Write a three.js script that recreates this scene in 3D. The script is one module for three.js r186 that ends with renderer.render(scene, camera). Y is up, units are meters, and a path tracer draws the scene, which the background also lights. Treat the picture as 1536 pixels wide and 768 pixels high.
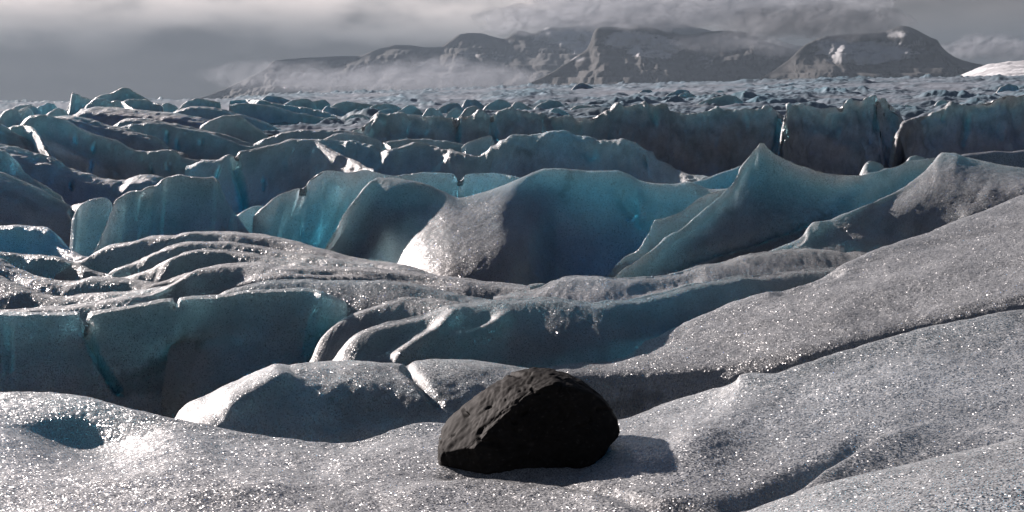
import * as THREE from 'three';
import { ImprovedNoise } from 'three/addons/math/ImprovedNoise.js';

// ---------------------------------------------------------------- camera, sky, sun, exposure
const scene = new THREE.Scene();
const EYE = new THREE.Vector3(0, 2.3, 0), FOCAL = 2110, PITCH = Math.atan(229 / FOCAL);
const camera = new THREE.PerspectiveCamera(2 * Math.atan(384 / FOCAL) * 180 / Math.PI, 2, 0.1, 40000);
camera.position.copy(EYE);
camera.rotation.set(-PITCH, 0, 0);
camera.updateMatrixWorld();
const renderer = new THREE.WebGLRenderer({ antialias: true });
renderer.setSize(1024, 512);
renderer.toneMapping = THREE.LinearToneMapping;
renderer.toneMappingExposure = 2.0;
renderer.shadowMap.enabled = true;

const SUN_AZ = -42 * Math.PI / 180, SUN_EL = 21 * Math.PI / 180;          // azimuth from straight ahead, to the left
const toSun = new THREE.Vector3(Math.sin(SUN_AZ) * Math.cos(SUN_EL), Math.sin(SUN_EL), -Math.cos(SUN_AZ) * Math.cos(SUN_EL));
const sun = new THREE.DirectionalLight(new THREE.Color().setRGB(1, 0.885, 0.835), 5);
sun.position.copy(toSun).multiplyScalar(200);
sun.target.position.set(0, 0, -20);
sun.castShadow = true;
sun.shadow.radius = 2;
sun.shadow.mapSize.set(4096, 4096);
Object.assign(sun.shadow.camera, { left: -60, right: 60, top: 60, bottom: -60, near: 1, far: 500 });
scene.add(sun, sun.target);

const noise = new ImprovedNoise();
const fbm = (x, y, z, o = 4) => { let s = 0, a = 1, n = 0; for (let i = 0; i < o; i++) { s += a * noise.noise(x, y, z); n += a; a *= 0.5; x = x * 2.03 + 17.1; y = y * 2.03 + 5.3; z = z * 2.03 + 9.7; } return s / n; };
const ridged = (x, y, z, o = 4) => { let s = 0, a = 1, n = 0; for (let i = 0; i < o; i++) { s += a * (1 - Math.abs(noise.noise(x, y, z)) * 2); n += a; a *= 0.5; x = x * 2.07 + 7.1; y = y * 2.07 + 3.3; z = z * 2.07 + 1.7; } return s / n; };
const clamp = (x, a = 0, b = 1) => Math.min(b, Math.max(a, x));
const smooth = (a, b, x) => { const t = clamp((x - a) / (b - a)); return t * t * (3 - 2 * t); };
const mix = (a, b, t) => a + (b - a) * t;
let seed = 12345;
const rnd = () => { seed = (seed * 1664525 + 1013904223) >>> 0; return seed / 4294967296; };

{ // an overcast sky, brighter towards the veiled sun, with a ragged layer of low cloud
  const W = 4096, H = 2048, data = new Float32Array(W * H * 4);
  const colour = (x, y, z, deg) => {
    const toward = Math.max(0, x * toSun.x + y * toSun.y + z * toSun.z), far = smooth(6, 16, deg), wide = 0.25 + 0.75 * Math.pow(toward, 1.5);
    let n = 0.5, streak = 0;
    if (deg < 14) {
      const az = Math.atan2(x, -z) * 180 / Math.PI;                                   // 0 is straight ahead
      streak = fbm(az * 0.16 + 5, deg * 0.9, 6.6, 5); const n1 = fbm(az * 0.28, deg * 0.8, 3.1, 5), n2 = fbm(az * 0.07, deg * 0.25, 8.2, 3), edge = 2.75 + 1.5 * n2 + 1.1 * n1;   // ragged cloud base above the grey veil of air
      n = clamp(smooth(edge - 0.9, edge + 1.1, deg) * (0.75 + 1.1 * n1 + 0.5 * n2), 0, 1.2);
    }
    const dim = mix(0.3, 1, smooth(15, 3, Math.atan2(x, -z) * 180 / Math.PI)), veil = 0.026 + 0.033 * Math.pow(toward, 2.0) + 0.022 * streak;
    const c = veil + mix(n * 0.40 * dim, 0.026 + 0.012 * (deg < 14 ? 0 : fbm(x * 3, y * 5, z * 3, 3)), far) * wide;
    return [c * (1.01 + 0.12 * n * wide) * mix(1, 0.76, far), c * 0.985, c * mix(1.0 - 0.06 * n * wide, 1.5, far)];
  };
  for (let j = 0; j < H; j++) {
    const el = ((j + 0.5) / H - 0.5) * Math.PI, deg = el * 180 / Math.PI, y = Math.sin(el), ce = Math.cos(el), skip = deg < 15 ? 1 : 8;
    for (let i = 0; i < W; i++) {
      const k = (j * W + i) * 4;
      if (deg < -1.5) { data[k] = 0.05; data[k + 1] = 0.055; data[k + 2] = 0.065; data[k + 3] = 1; continue; }
      if (i % skip) { data.copyWithin(k, k - 4, k); continue; }
      const a = ((i + 0.5) / W - 0.5) * 2 * Math.PI, c = colour(Math.cos(a) * ce, y, Math.sin(a) * ce, deg);
      data[k] = c[0]; data[k + 1] = c[1]; data[k + 2] = c[2]; data[k + 3] = 1;
    }
  }
  const sky = new THREE.DataTexture(data, W, H, THREE.RGBAFormat, THREE.FloatType);
  sky.mapping = THREE.EquirectangularReflectionMapping;
  sky.magFilter = THREE.LinearFilter;
  sky.needsUpdate = true;
  scene.background = sky;
  scene.environment = sky;
}

// ---------------------------------------------------------------- helpers
const sinP = Math.sin(PITCH), cosP = Math.cos(PITCH);
// a pixel of the photograph (1536 x 768) and a distance ahead give a point in the place
function at(px, py, D) {
  const x = (px - 768) / FOCAL, y = (384 - py) / FOCAL, f = cosP + y * sinP, t = D / f;
  return [x * t, EYE.y + (y * cosP - sinP) * t, -D];
}
function pixelOf(p) {
  const dx = p[0] - EYE.x, dy = p[1] - EYE.y, dz = p[2];
  const f = -dz * cosP - dy * sinP, u = -dz * sinP + dy * cosP;   // along and above the axis
  return [768 + dx / f * FOCAL, 384 - u / f * FOCAL];
}
function tracks(row) {                       // monotone cubic through the points of a row, over px
  const n = row.length, x = row.map((p) => p[0]);
  const make = (c) => {
    const y = row.map((p) => p[c]), d = [], m = [];
    for (let i = 0; i < n - 1; i++) d.push((y[i + 1] - y[i]) / (x[i + 1] - x[i]));
    for (let i = 0; i < n; i++) {
      if (i === 0) m.push(d[0]); else if (i === n - 1) m.push(d[n - 2]);
      else if (d[i - 1] * d[i] <= 0) m.push(0);
      else { const h0 = x[i] - x[i - 1], h1 = x[i + 1] - x[i], w1 = 2 * h1 + h0, w2 = h1 + 2 * h0; m.push((w1 + w2) / (w1 / d[i - 1] + w2 / d[i])); }
    }
    return (q) => {
      if (q <= x[0]) return y[0] + m[0] * (q - x[0]) * 0.5;
      if (q >= x[n - 1]) return y[n - 1] + m[n - 1] * (q - x[n - 1]) * 0.5;
      let i = 0; while (q > x[i + 1]) i++;
      const h = x[i + 1] - x[i], t = (q - x[i]) / h, t2 = t * t, t3 = t2 * t;
      return (2 * t3 - 3 * t2 + 1) * y[i] + (t3 - 2 * t2 + t) * h * m[i] + (-2 * t3 + 3 * t2) * y[i + 1] + (t3 - t2) * h * m[i + 1];
    };
  };
  return [make(1), make(2)];
}
const numbers = {};
function numbered(name) { const n = numbers[name] = (numbers[name] ?? -1) + 1; return n ? `${name}_${String(n).padStart(3, '0')}` : name; }
function tag(o, label, category, group, kind) {
  o.userData.label = label; o.userData.category = category;
  if (group) o.userData.group = group;
  if (kind) o.userData.kind = kind;
  return o;
}
function add(name, geometry, material, parent = scene) {
  const m = new THREE.Mesh(geometry, material);
  m.name = parent === scene ? numbered(name) : name;
  m.castShadow = m.receiveShadow = true;
  parent.add(m);
  return m;
}

// ---------------------------------------------------------------- materials
function texture(size, f, srgb, channels = 4) {
  const d = new Uint8Array(size * size * 4);
  f(d, size);
  const t = new THREE.DataTexture(d, size, size, THREE.RGBAFormat, THREE.UnsignedByteType);
  t.wrapS = t.wrapT = THREE.RepeatWrapping; t.magFilter = THREE.LinearFilter;
  if (srgb) t.colorSpace = THREE.SRGBColorSpace;
  t.needsUpdate = true;
  return t;
}
// tileable value noise for textures
function valueNoise(size, cells, s) {
  let q = s >>> 0; const r = () => { q = (q * 1664525 + 1013904223) >>> 0; return q / 4294967296; };
  const g = Float32Array.from({ length: cells * cells }, r), out = new Float32Array(size * size);
  for (let y = 0; y < size; y++) for (let x = 0; x < size; x++) {
    const u = x / size * cells, v = y / size * cells, i = Math.floor(u), j = Math.floor(v), a = smooth(0, 1, u - i), b = smooth(0, 1, v - j), i1 = (i + 1) % cells, j1 = (j + 1) % cells;
    out[y * size + x] = mix(mix(g[j * cells + i], g[j * cells + i1], a), mix(g[j1 * cells + i], g[j1 * cells + i1], a), b);
  }
  return out;
}
// crystal grain of weathered ice: a mosaic of grains, each a facet with its own tilt; some are smooth, most are frosted
const GRAIN = 2048, GRAIN_CELLS = 420;
let grainNormal, grainRough, frostRough, grainColor;
{
  const S = GRAIN, C = GRAIN_CELLS;
  let q = 777; const r = () => { q = (q * 1664525 + 1013904223) >>> 0; return q / 4294967296; };
  const px = new Float32Array(C * C), py = new Float32Array(C * C), tx = new Float32Array(C * C), ty = new Float32Array(C * C), gl = new Float32Array(C * C), sh = new Float32Array(C * C);
  for (let i = 0; i < C * C; i++) {
    px[i] = r(); py[i] = r();
    const a = r() * 6.2832, t = r(); gl[i] = r(); sh[i] = r();
    const tilt = gl[i] < 0.85 ? 0.5 * Math.sqrt(-2 * Math.log(1 - 0.99 * t)) : 0.25 * t;             // open crystals stand at all angles, frosted ones lie flat
    tx[i] = Math.cos(a) * tilt; ty[i] = Math.sin(a) * tilt;
  }
  const low = valueNoise(S, 64, 5), mid = valueNoise(S, 256, 6), big = valueNoise(S, 9, 8), big2 = valueNoise(S, 23, 9);
  const nd = new Uint8Array(S * S * 4), rd = new Uint8Array(S * S * 4), cd = new Uint8Array(S * S * 4), fd = new Uint8Array(S * S * 4);
  for (let y = 0; y < S; y++) for (let x = 0; x < S; x++) {
    const u = x / S * C, v = y / S * C, ci = Math.floor(u), cj = Math.floor(v);
    let best = 9, id = 0;
    for (let b = -1; b <= 1; b++) for (let a = -1; a <= 1; a++) {
      const i = (ci + a + C) % C, j = (cj + b + C) % C, k = j * C + i, dx = ci + a + px[k] - u, dy = cj + b + py[k] - v, d = dx * dx + dy * dy;
      if (d < best) { best = d; id = k; }
    }
    const k = (y * S + x) * 4, nx = tx[id], ny = ty[id], l = Math.hypot(nx, ny, 1);
    nd[k] = 127.5 + 127.5 * nx / l; nd[k + 1] = 127.5 + 127.5 * ny / l; nd[k + 2] = 127.5 + 127.5 / l; nd[k + 3] = 255;
    const glossy = gl[id] < 0.85;
    rd[k] = rd[k + 1] = rd[k + 2] = 255 * (glossy ? 0.2 + 0.2 * sh[id] : 0.6 + 0.3 * sh[id]); rd[k + 3] = 255;
    fd[k] = fd[k + 1] = fd[k + 2] = 255 * (gl[id] < 0.22 + 0.36 * big2[y * S + x] ? 0.22 + 0.18 * sh[id] : 0.8 + 0.18 * sh[id]); fd[k + 3] = 255;
    const m = 0.5 * low[y * S + x] + 0.5 * mid[y * S + x], c = 0.88 + 0.10 * m + 0.08 * (sh[id] - 0.5) + 0.14 * (big[y * S + x] - 0.5) + 0.14 * (big2[y * S + x] - 0.5);
    const speck = m + 0.25 * (big2[y * S + x] - 0.5) > 0.76 && sh[id] > 0.5 ? 0.66 : 1;                                  // grit lodged between the grains
    cd[k] = 255 * clamp(c * speck); cd[k + 1] = 255 * clamp(c * speck * 1.0); cd[k + 2] = 255 * clamp(c * speck * (speck < 1 ? 0.96 : 1.0)); cd[k + 3] = 255;
  }
  const wrap = (d, srgb) => texture(S, (o) => o.set(d), srgb);
  grainNormal = wrap(nd); grainRough = wrap(rd); frostRough = wrap(fd); grainColor = wrap(cd, true);
}
const TILE = 3.1;                           // metres of ice that one tile of grain covers
// glacier ice under a frosted, weathered skin: it drinks the red out of the light, more the thicker it is
const ice = (through, metres, rough, scale = 1, film = 0.55) => new THREE.MeshPhysicalMaterial({ color: 0xffffff, vertexColors: true, map: grainColor, roughness: 1, roughnessMap: rough, normalMap: grainNormal, normalScale: new THREE.Vector2(scale, scale), ior: 1.4, transmission: through, thickness: 1, attenuationColor: new THREE.Color().setRGB(0.16, 0.60, 0.76), attenuationDistance: metres, clearcoat: 1, clearcoatRoughness: film });   // the clear coat is the film of meltwater
const ICE = { crust: ice(0.64, 0.7, grainRough, 1, 0.52), fold: ice(0.68, 0.6, frostRough, 1, 0.64), far: ice(0.62, 0.7, frostRough), clear: ice(0.78, 0.7, frostRough), wet: ice(0.76, 0.6, frostRough, 0.55, 0.45), serac: ice(0.65, 1.6, frostRough) };

// ---------------------------------------------------------------- bodies of ice
// rows: lines from the back of a body to its foot, each through [px, py, distance]; back / foot: offsets [dx, dy, dz] in metres that continue the first and last line
function distanceTo(pts, x, y) {             // distance, distance along, signed offset (positive below / right of the line), length
  let best = 1e9, along = 0, off = 0, L0 = 0;
  for (let i = 0; i < pts.length - 1; i++) {
    const [ax, ay] = pts[i], bx = pts[i + 1][0] - ax, by = pts[i + 1][1] - ay, L = Math.hypot(bx, by) || 1e-9;
    const k = clamp(((x - ax) * bx + (y - ay) * by) / (L * L)), dx = x - ax - k * bx, dy = y - ay - k * by, d = Math.hypot(dx, dy);
    if (d < best) { best = d; along = L0 + k * L; off = (bx * dy - by * dx) / L; }
    L0 += L;
  }
  return [best, along, off, L0];
}
function body(name, { rows, back = [[0, -0.5, -0.4], [0, -1.6, -0.8]], foot = [[0, -0.6, 0.3], [0, -1.5, 0.4]], step = 3, span, strokes = [], rough = [[0.5, 0.02]], dirt = 0.15, dirtScale = 1.2, stains = [], blue = 0, crust, planar }, material, label, group, category = 'ice ridge') {
  crust ??= [0.75, 0.78, 0.80];
  const tr = rows.map(tracks);
  const x0 = span?.[0] ?? Math.max(...rows.map((r) => r[0][0])), x1 = span?.[1] ?? Math.min(...rows.map((r) => r[r.length - 1][0]));
  const nc = Math.max(8, Math.round((x1 - x0) / step));
  const control = (px) => {
    const mid = tr.map(([py, d]) => at(px, py(px), d(px)));
    const a = mid[0], z = mid[mid.length - 1];
    return [...back.slice().reverse().map((o) => [a[0] + o[0], a[1] + o[1], a[2] + o[2]]), ...mid, ...foot.map((o) => [z[0] + o[0], z[1] + o[1], z[2] + o[2]])];
  };
  const probe = []; for (let k = 0; k <= 12; k++) probe.push(control(mix(x0, x1, k / 12)));
  const ns = probe[0].length - 1, counts = [];
  const scaleAt = FOCAL / (-probe[6][Math.min(back.length, ns)][2]);
  for (let s = 0; s < ns; s++) {
    let len = 0; for (const c of probe) len += Math.hypot(c[s + 1][1] - c[s][1], (c[s + 1][2] - c[s][2]) * 0.35, 0) / probe.length;
    const hidden = s < back.length - 1 || s >= ns - foot.length + 1;
    counts.push(Math.max(hidden ? 3 : 5, Math.min(120, Math.round(len * scaleAt / step * (hidden ? 0.3 : 1)))));
  }
  const nr = counts.reduce((a, b) => a + b, 0), R = nr + 1, Cn = nc + 1;
  const P = new Float32Array(R * Cn * 3);
  for (let j = 0; j < Cn; j++) {
    const c = control(mix(x0, x1, j / nc)), T = [0];
    for (let i = 1; i < c.length; i++) T.push(T[i - 1] + Math.sqrt(Math.hypot(c[i][0] - c[i - 1][0], c[i][1] - c[i - 1][1], c[i][2] - c[i - 1][2])) + 1e-4);
    const M = c.map((p, i) => {
      const a = c[Math.max(0, i - 1)], b = c[Math.min(c.length - 1, i + 1)], w = T[Math.min(c.length - 1, i + 1)] - T[Math.max(0, i - 1)];
      return [0, 1, 2].map((k) => (b[k] - a[k]) / w);
    });
    let r = 0;
    for (let s = 0; s < ns; s++) {
      const h = T[s + 1] - T[s], last = s === ns - 1 ? 1 : 0;
      for (let q = 0; q < counts[s] + last; q++, r++) {
        const t = q / counts[s], t2 = t * t, t3 = t2 * t, A = 2 * t3 - 3 * t2 + 1, B = (t3 - 2 * t2 + t) * h, Cc = -2 * t3 + 3 * t2, D = (t3 - t2) * h;
        for (let k = 0; k < 3; k++) P[(r * Cn + j) * 3 + k] = A * c[s][k] + B * M[s][k] + Cc * c[s + 1][k] + D * M[s + 1][k];
      }
    }
  }
  const index = [];
  for (let r = 0; r < nr; r++) for (let j = 0; j < nc; j++) { const a = r * Cn + j, b = a + 1, c = a + Cn, d = c + 1; index.push(a, c, b, b, c, d); }
  // underside and ends close the body
  for (let j = 0; j < nc; j++) { const a = j, b = j + 1, c = nr * Cn + j, d = c + 1; index.push(a, b, c, b, d, c); }
  for (const j of [0, nc]) for (let r = 1; r < nr; r++) { const a = j, b = r * Cn + j, c = (r + 1) * Cn + j; if (j) index.push(a, b, c); else index.push(a, c, b); }
  const geo = new THREE.BufferGeometry();
  geo.setAttribute('position', new THREE.BufferAttribute(P, 3));
  geo.setIndex(index);
  const surfaceNormals = () => {           // smooth over the grid, blind to underside and ends
    const N = new Float32Array(P.length);
    for (let r = 0; r < R; r++) for (let j = 0; j < Cn; j++) {
      const l = (r * Cn + Math.max(0, j - 1)) * 3, g = (r * Cn + Math.min(nc, j + 1)) * 3, u = (Math.max(0, r - 1) * Cn + j) * 3, d = (Math.min(nr, r + 1) * Cn + j) * 3;
      const ax = P[g] - P[l], ay = P[g + 1] - P[l + 1], az = P[g + 2] - P[l + 2], bx = P[d] - P[u], by = P[d + 1] - P[u + 1], bz = P[d + 2] - P[u + 2];
      let x = by * az - bz * ay, y = bz * ax - bx * az, z = bx * ay - by * ax; const L = Math.hypot(x, y, z) || 1, k = (r * Cn + j) * 3;
      N[k] = x / L; N[k + 1] = y / L; N[k + 2] = z / L;
    }
    return N;
  };
  const flat = P.slice(), N0 = surfaceNormals();
  const pix = new Float32Array(R * Cn * 2);
  for (let i = 0; i < R * Cn; i++) { const q = pixelOf([flat[i * 3], flat[i * 3 + 1], flat[i * 3 + 2]]); pix[i * 2] = q[0]; pix[i * 2 + 1] = q[1]; }
  const backRows = counts.slice(0, Math.max(0, back.length - 1)).reduce((a, b) => a + b, 0);
  for (const s of strokes) {
    const w = s.w, wb = s.wb ?? w, m = Math.max(w, wb) * 2.6, xs = s.pts.map((p) => p[0]), ys = s.pts.map((p) => p[1]);
    const bx0 = Math.min(...xs) - m, bx1 = Math.max(...xs) + m, by0 = Math.min(...ys) - m, by1 = Math.max(...ys) + m;
    s.box = [bx0, bx1, by0, by1];
  }
  for (let r = 0; r < R; r++) for (let j = 0; j < Cn; j++) {
    const i = r * Cn + j, x = flat[i * 3], y = flat[i * 3 + 1], z = flat[i * 3 + 2], qx = pix[i * 2], qy = pix[i * 2 + 1];
    let d = 0;
    if (r >= backRows) for (const s of strokes) {
      if (qx < s.box[0] || qx > s.box[1] || qy < s.box[2] || qy > s.box[3]) continue;
      const [dist, along, off, len] = distanceTo(s.pts, qx, qy), w = mix(s.w, s.wb ?? s.w, smooth(-0.6 * s.w, 0.6 * s.w, off)), e = Math.min(len * 0.5, Math.max((s.ends ?? 0.2) * len, s.w * 0.8));
      const fade = e > 1 ? smooth(-s.w * 0.5, e, along) * smooth(-s.w * 0.5, e, len - along) : 1;
      d += s.h * Math.exp(-(dist * dist) / (w * w)) * fade;
    }
    for (const [size, amp, kind] of rough) {
      const u = x / size, v = y / size, q = z / size;
      d += amp * (kind === 'ridged' ? ridged(u, v, q, 3) - 0.6 : kind === 'flutes' ? fbm(u * 1.6, v * 0.35, q * 1.6, 3) : fbm(u, v, q, 3));
    }
    for (let k = 0; k < 3; k++) P[i * 3 + k] += N0[i * 3 + k] * d;
  }
  geo.setAttribute('normal', new THREE.BufferAttribute(surfaceNormals(), 3));
  const uv = new Float32Array(R * Cn * 2), col = new Float32Array(R * Cn * 3);
  for (let j = 0; j < Cn; j++) for (let r = 0; r < R; r++) {
    const i = r * Cn + j, u = i - Cn, l = (Math.floor(R * 0.35) * Cn + j), ll = l - 1;
    uv[i * 2] = j ? uv[(r * Cn + j - 1) * 2] + (r ? 0 : 0) : 0;
    if (j) { const a = l * 3, b = ll * 3; uv[i * 2] = uv[(i - 1) * 2] + Math.hypot(flat[a] - flat[b], flat[a + 1] - flat[b + 1], flat[a + 2] - flat[b + 2]) / TILE; }
    uv[i * 2 + 1] = r ? uv[u * 2 + 1] + Math.hypot(flat[i * 3] - flat[u * 3], flat[i * 3 + 1] - flat[u * 3 + 1], flat[i * 3 + 2] - flat[u * 3 + 2]) / TILE : 0;
  }
  if (planar) for (let i = 0; i < R * Cn; i++) { uv[i * 2] = flat[i * 3] / TILE; uv[i * 2 + 1] = -flat[i * 3 + 2] / TILE; }
  for (let i = 0; i < R * Cn; i++) {
    const x = P[i * 3], y = P[i * 3 + 1], z = P[i * 3 + 2], s = 1 / dirtScale;
    const n = fbm(x * s, y * s * 1.5, z * s, 5), g = fbm(x * 9, y * 9, z * 9, 3), n2 = fbm(x * s * 0.4 + 40, y * s * 0.4, z * s * 0.4, 3);
    let k = clamp(dirt * 0.7 + n * 0.9 + g * 0.35 - 0.12, 0, 1) * smooth(0, 0.3, dirt + 0.12);
    for (const st of stains) {
      const [dist] = distanceTo(st.pts, pix[i * 2], pix[i * 2 + 1]);
      if (dist < st.w * 2) k = Math.max(k, st.k * smooth(st.w * 1.5, st.w * 0.2, dist + st.w * (g * 1.6 + n * 0.8)));
    }
    const tone = 1 + 0.34 * n2 + 0.2 * g;
    // bluish clear ice shows in patches where the white crust has gone
    const bl = blue ? clamp(blue + n2 * 1.3 + g * 0.4) : 0;
    const base = [crust[0] * mix(1, 0.6, bl), crust[1] * mix(1, 0.9, bl), crust[2]];
    const soil = [0.06, 0.058, 0.057];
    for (let c = 0; c < 3; c++) col[i * 3 + c] = mix(base[c] * tone, soil[c], k * 0.7);
  }
  geo.setAttribute('uv', new THREE.BufferAttribute(uv, 2));
  geo.setAttribute('color', new THREE.BufferAttribute(col, 3));
  const o = add(name, geo, material);
  return tag(o, label, category, group);
}
const lift = (row, dpy, dD, f) => row.map(([x, y, d]) => [x, y + (typeof dpy === 'function' ? dpy(x) : dpy), d + (typeof dD === 'function' ? dD(x) : dD)]);

// a ridge from its crest alone: H metres down the shaded side, W metres out to its foot; the far side falls away more gently
// cap: metres of gently sloping shoulder in front of the crest before the shaded side drops
function ridge(name, crest, H, W, o, material, label, group, category) {
  const k = o.sharp ?? 0.5, sx = o.lean ?? 0, B = o.backW ?? W * 2, c = o.cap ?? 0;
  if (o.even !== undefined) { const D = Math.max(...crest.map((p) => p[2])); crest = crest.map(([x, y]) => [x, y, D + (x - crest[0][0]) * o.even * D / FOCAL]); }
  const shoulder = c && k <= 0.2 ? [[0, -0.12 * c, c]] : c ? [[sx * 0.1, -0.10 * c, 0.5 * c], [sx * 0.15, -0.24 * c, c]] : k <= 0.2 ? [[0, -0.03 * H, 0.16 * W]] : [[sx * 0.1, -0.07 * H, 0.07 * W * (2 - k)]];
  return body(name, {
    rows: [crest],
    back: [[-sx * 0.2, -0.05 * H * k, -0.08 * B], [-sx * 0.5, -0.35 * H, -0.45 * B], [-sx, -1.0 * H, -B], [-sx, -1.35 * H, -B * 1.02]],
    foot: k <= 0.2 ? [...shoulder, [0, -0.24 * c - 0.2 * H, c + 0.4 * W], [0, -0.24 * c - 0.5 * H, c + 0.72 * W], [0, -0.24 * c - H, c + W], [0, -0.24 * c - 1.35 * H, c + W * 1.05]] : [...shoulder, [sx * 0.3, -0.24 * c - 0.32 * H, c + 0.28 * W], [sx * 0.6, -0.24 * c - 0.68 * H, c + 0.6 * W], [sx, -0.24 * c - H, c + W], [sx, -0.24 * c - 1.35 * H, c + W * 1.05]],
    ...o,
  }, material, label, group, category);
}

// ---------------------------------------------------------------- ground under the ice, far glacier
{
  const g = new THREE.PlaneGeometry(14000, 14000, 60, 60); g.rotateX(-Math.PI / 2); g.translate(0, -18, -6000);
  const m = new THREE.MeshStandardMaterial({ color: new THREE.Color().setRGB(0.05, 0.047, 0.043), roughness: 0.9 });
  const o = add('ground', g, m); o.userData = { label: 'dark gravel plain under and around the glacier', category: 'ground', kind: 'structure' };
}
{ // ice at the bottom of the troughs
  const N = 140, g = new THREE.PlaneGeometry(110, 100, N, N); g.rotateX(-Math.PI / 2);
  const p = g.attributes.position;
  for (let i = 0; i < p.count; i++) { const x = p.getX(i), z = p.getZ(i) - 45; p.setXYZ(i, x, -1.25 + 0.002 * Math.max(0, -z - 20) + 0.12 * fbm(x * 0.7, 0, z * 0.7, 4), z); }
  g.computeVertexNormals();
  const o = add('trough_floor', g, new THREE.MeshStandardMaterial({ color: new THREE.Color().setRGB(0.34, 0.35, 0.36), roughness: 0.6 }));
  o.userData = { label: 'uneven ice floor of the troughs between the ridges', category: 'ice floor', kind: 'structure' };
}
const horizonTrack = tracks([[-200, 158, 0], [0, 155, 0], [100, 155, 0], [200, 153, 0], [320, 151, 0], [400, 146, 0], [450, 143, 0], [520, 141, 0], [640, 137, 0], [780, 132, 0], [900, 129, 0], [1000, 127, 0], [1100, 125, 0], [1200, 122, 0], [1400, 119, 0], [1536, 117, 0], [1740, 115, 0]])[0];
{ // the broken surface of the glacier running out to the skyline
  const NX = 860, NZ = 500, P = new Float32Array((NX + 1) * (NZ + 1) * 3), C = new Float32Array(P.length), idx = [], uv = new Float32Array((NX + 1) * (NZ + 1) * 2);
  for (let r = 0; r <= NZ; r++) for (let j = 0; j <= NX; j++) {
    const t = r / NZ, D = 1 / mix(1 / 1500, 1 / 74, Math.pow(t, 1.15)), px = mix(-120, 1656, j / NX), hy = horizonTrack(px);
    const far = at(px, hy, 1500), k = (r * (NX + 1) + j) * 3;
    const x = (px - 768) / FOCAL * D, z = -D;
    // from a low plateau behind the wall up to the skyline
    const s = smooth(74, 1500, D), rise = mix(1.2 - 0.9 * smooth(1100, 200, px), far[1], Math.pow((D - 74) / 1426, 0.9));
    const sc = mix(2.6, 15, smooth(80, 900, D)), ax = x / sc, az = z / sc;
    const n = ridged(ax * 0.75 + 0.35 * az, 4.4, az * 0.9 - 0.2 * ax, 4) - 0.55, n2 = fbm(x * 0.33, 1.1, z * 0.33, 3), n3 = fbm(ax * 0.2, 9, az * 0.2, 4), n4 = ridged(ax * 0.12 + az * 0.08, 3, az * 0.42, 3) - 0.55;
    const amp = mix(0.75, 4.0, smooth(80, 1300, D)) * clamp(0.75 + 1.6 * n3, 0.25, 1.6);
    let y = rise + amp * (1.1 * n + 0.35 * n2 + 0.5 * n3 + 1.3 * n4) * (r === 0 ? 0.4 : 1);
    P[k] = x; P[k + 1] = y; P[k + 2] = z;
    const g = fbm(x * 0.8, y, z * 0.5, 3), d = clamp(0.25 + 1.5 * fbm(ax * 0.3 + 9, 2, az * 0.5, 4) + 0.5 * g), b = clamp(0.3 + 1.4 * n3 + 0.8 * n);
    const base = [mix(0.25, 0.12, b), mix(0.28, 0.21, b), mix(0.32, 0.26, b)];
    for (let c = 0; c < 3; c++) C[k + c] = mix(base[c] * (1 + 0.3 * g), [0.06, 0.06, 0.06][c], d * 0.5);
    uv[k / 3 * 2] = x / TILE; uv[k / 3 * 2 + 1] = z / TILE;
  }
  for (let r = 0; r < NZ; r++) for (let j = 0; j < NX; j++) { const a = r * (NX + 1) + j, b = a + 1, c = a + NX + 1, d = c + 1; idx.push(a, c, b, b, c, d); }
  const g = new THREE.BufferGeometry();
  g.setAttribute('position', new THREE.BufferAttribute(P, 3)); g.setAttribute('color', new THREE.BufferAttribute(C, 3)); g.setAttribute('uv', new THREE.BufferAttribute(uv, 2)); g.setIndex(idx); g.computeVertexNormals();
  const o = add('glacier', g, new THREE.MeshStandardMaterial({ vertexColors: true, roughness: 0.42 }));
  o.userData = { label: 'broken glacier surface running out to the skyline', category: 'glacier', kind: 'structure' };
}

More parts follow.
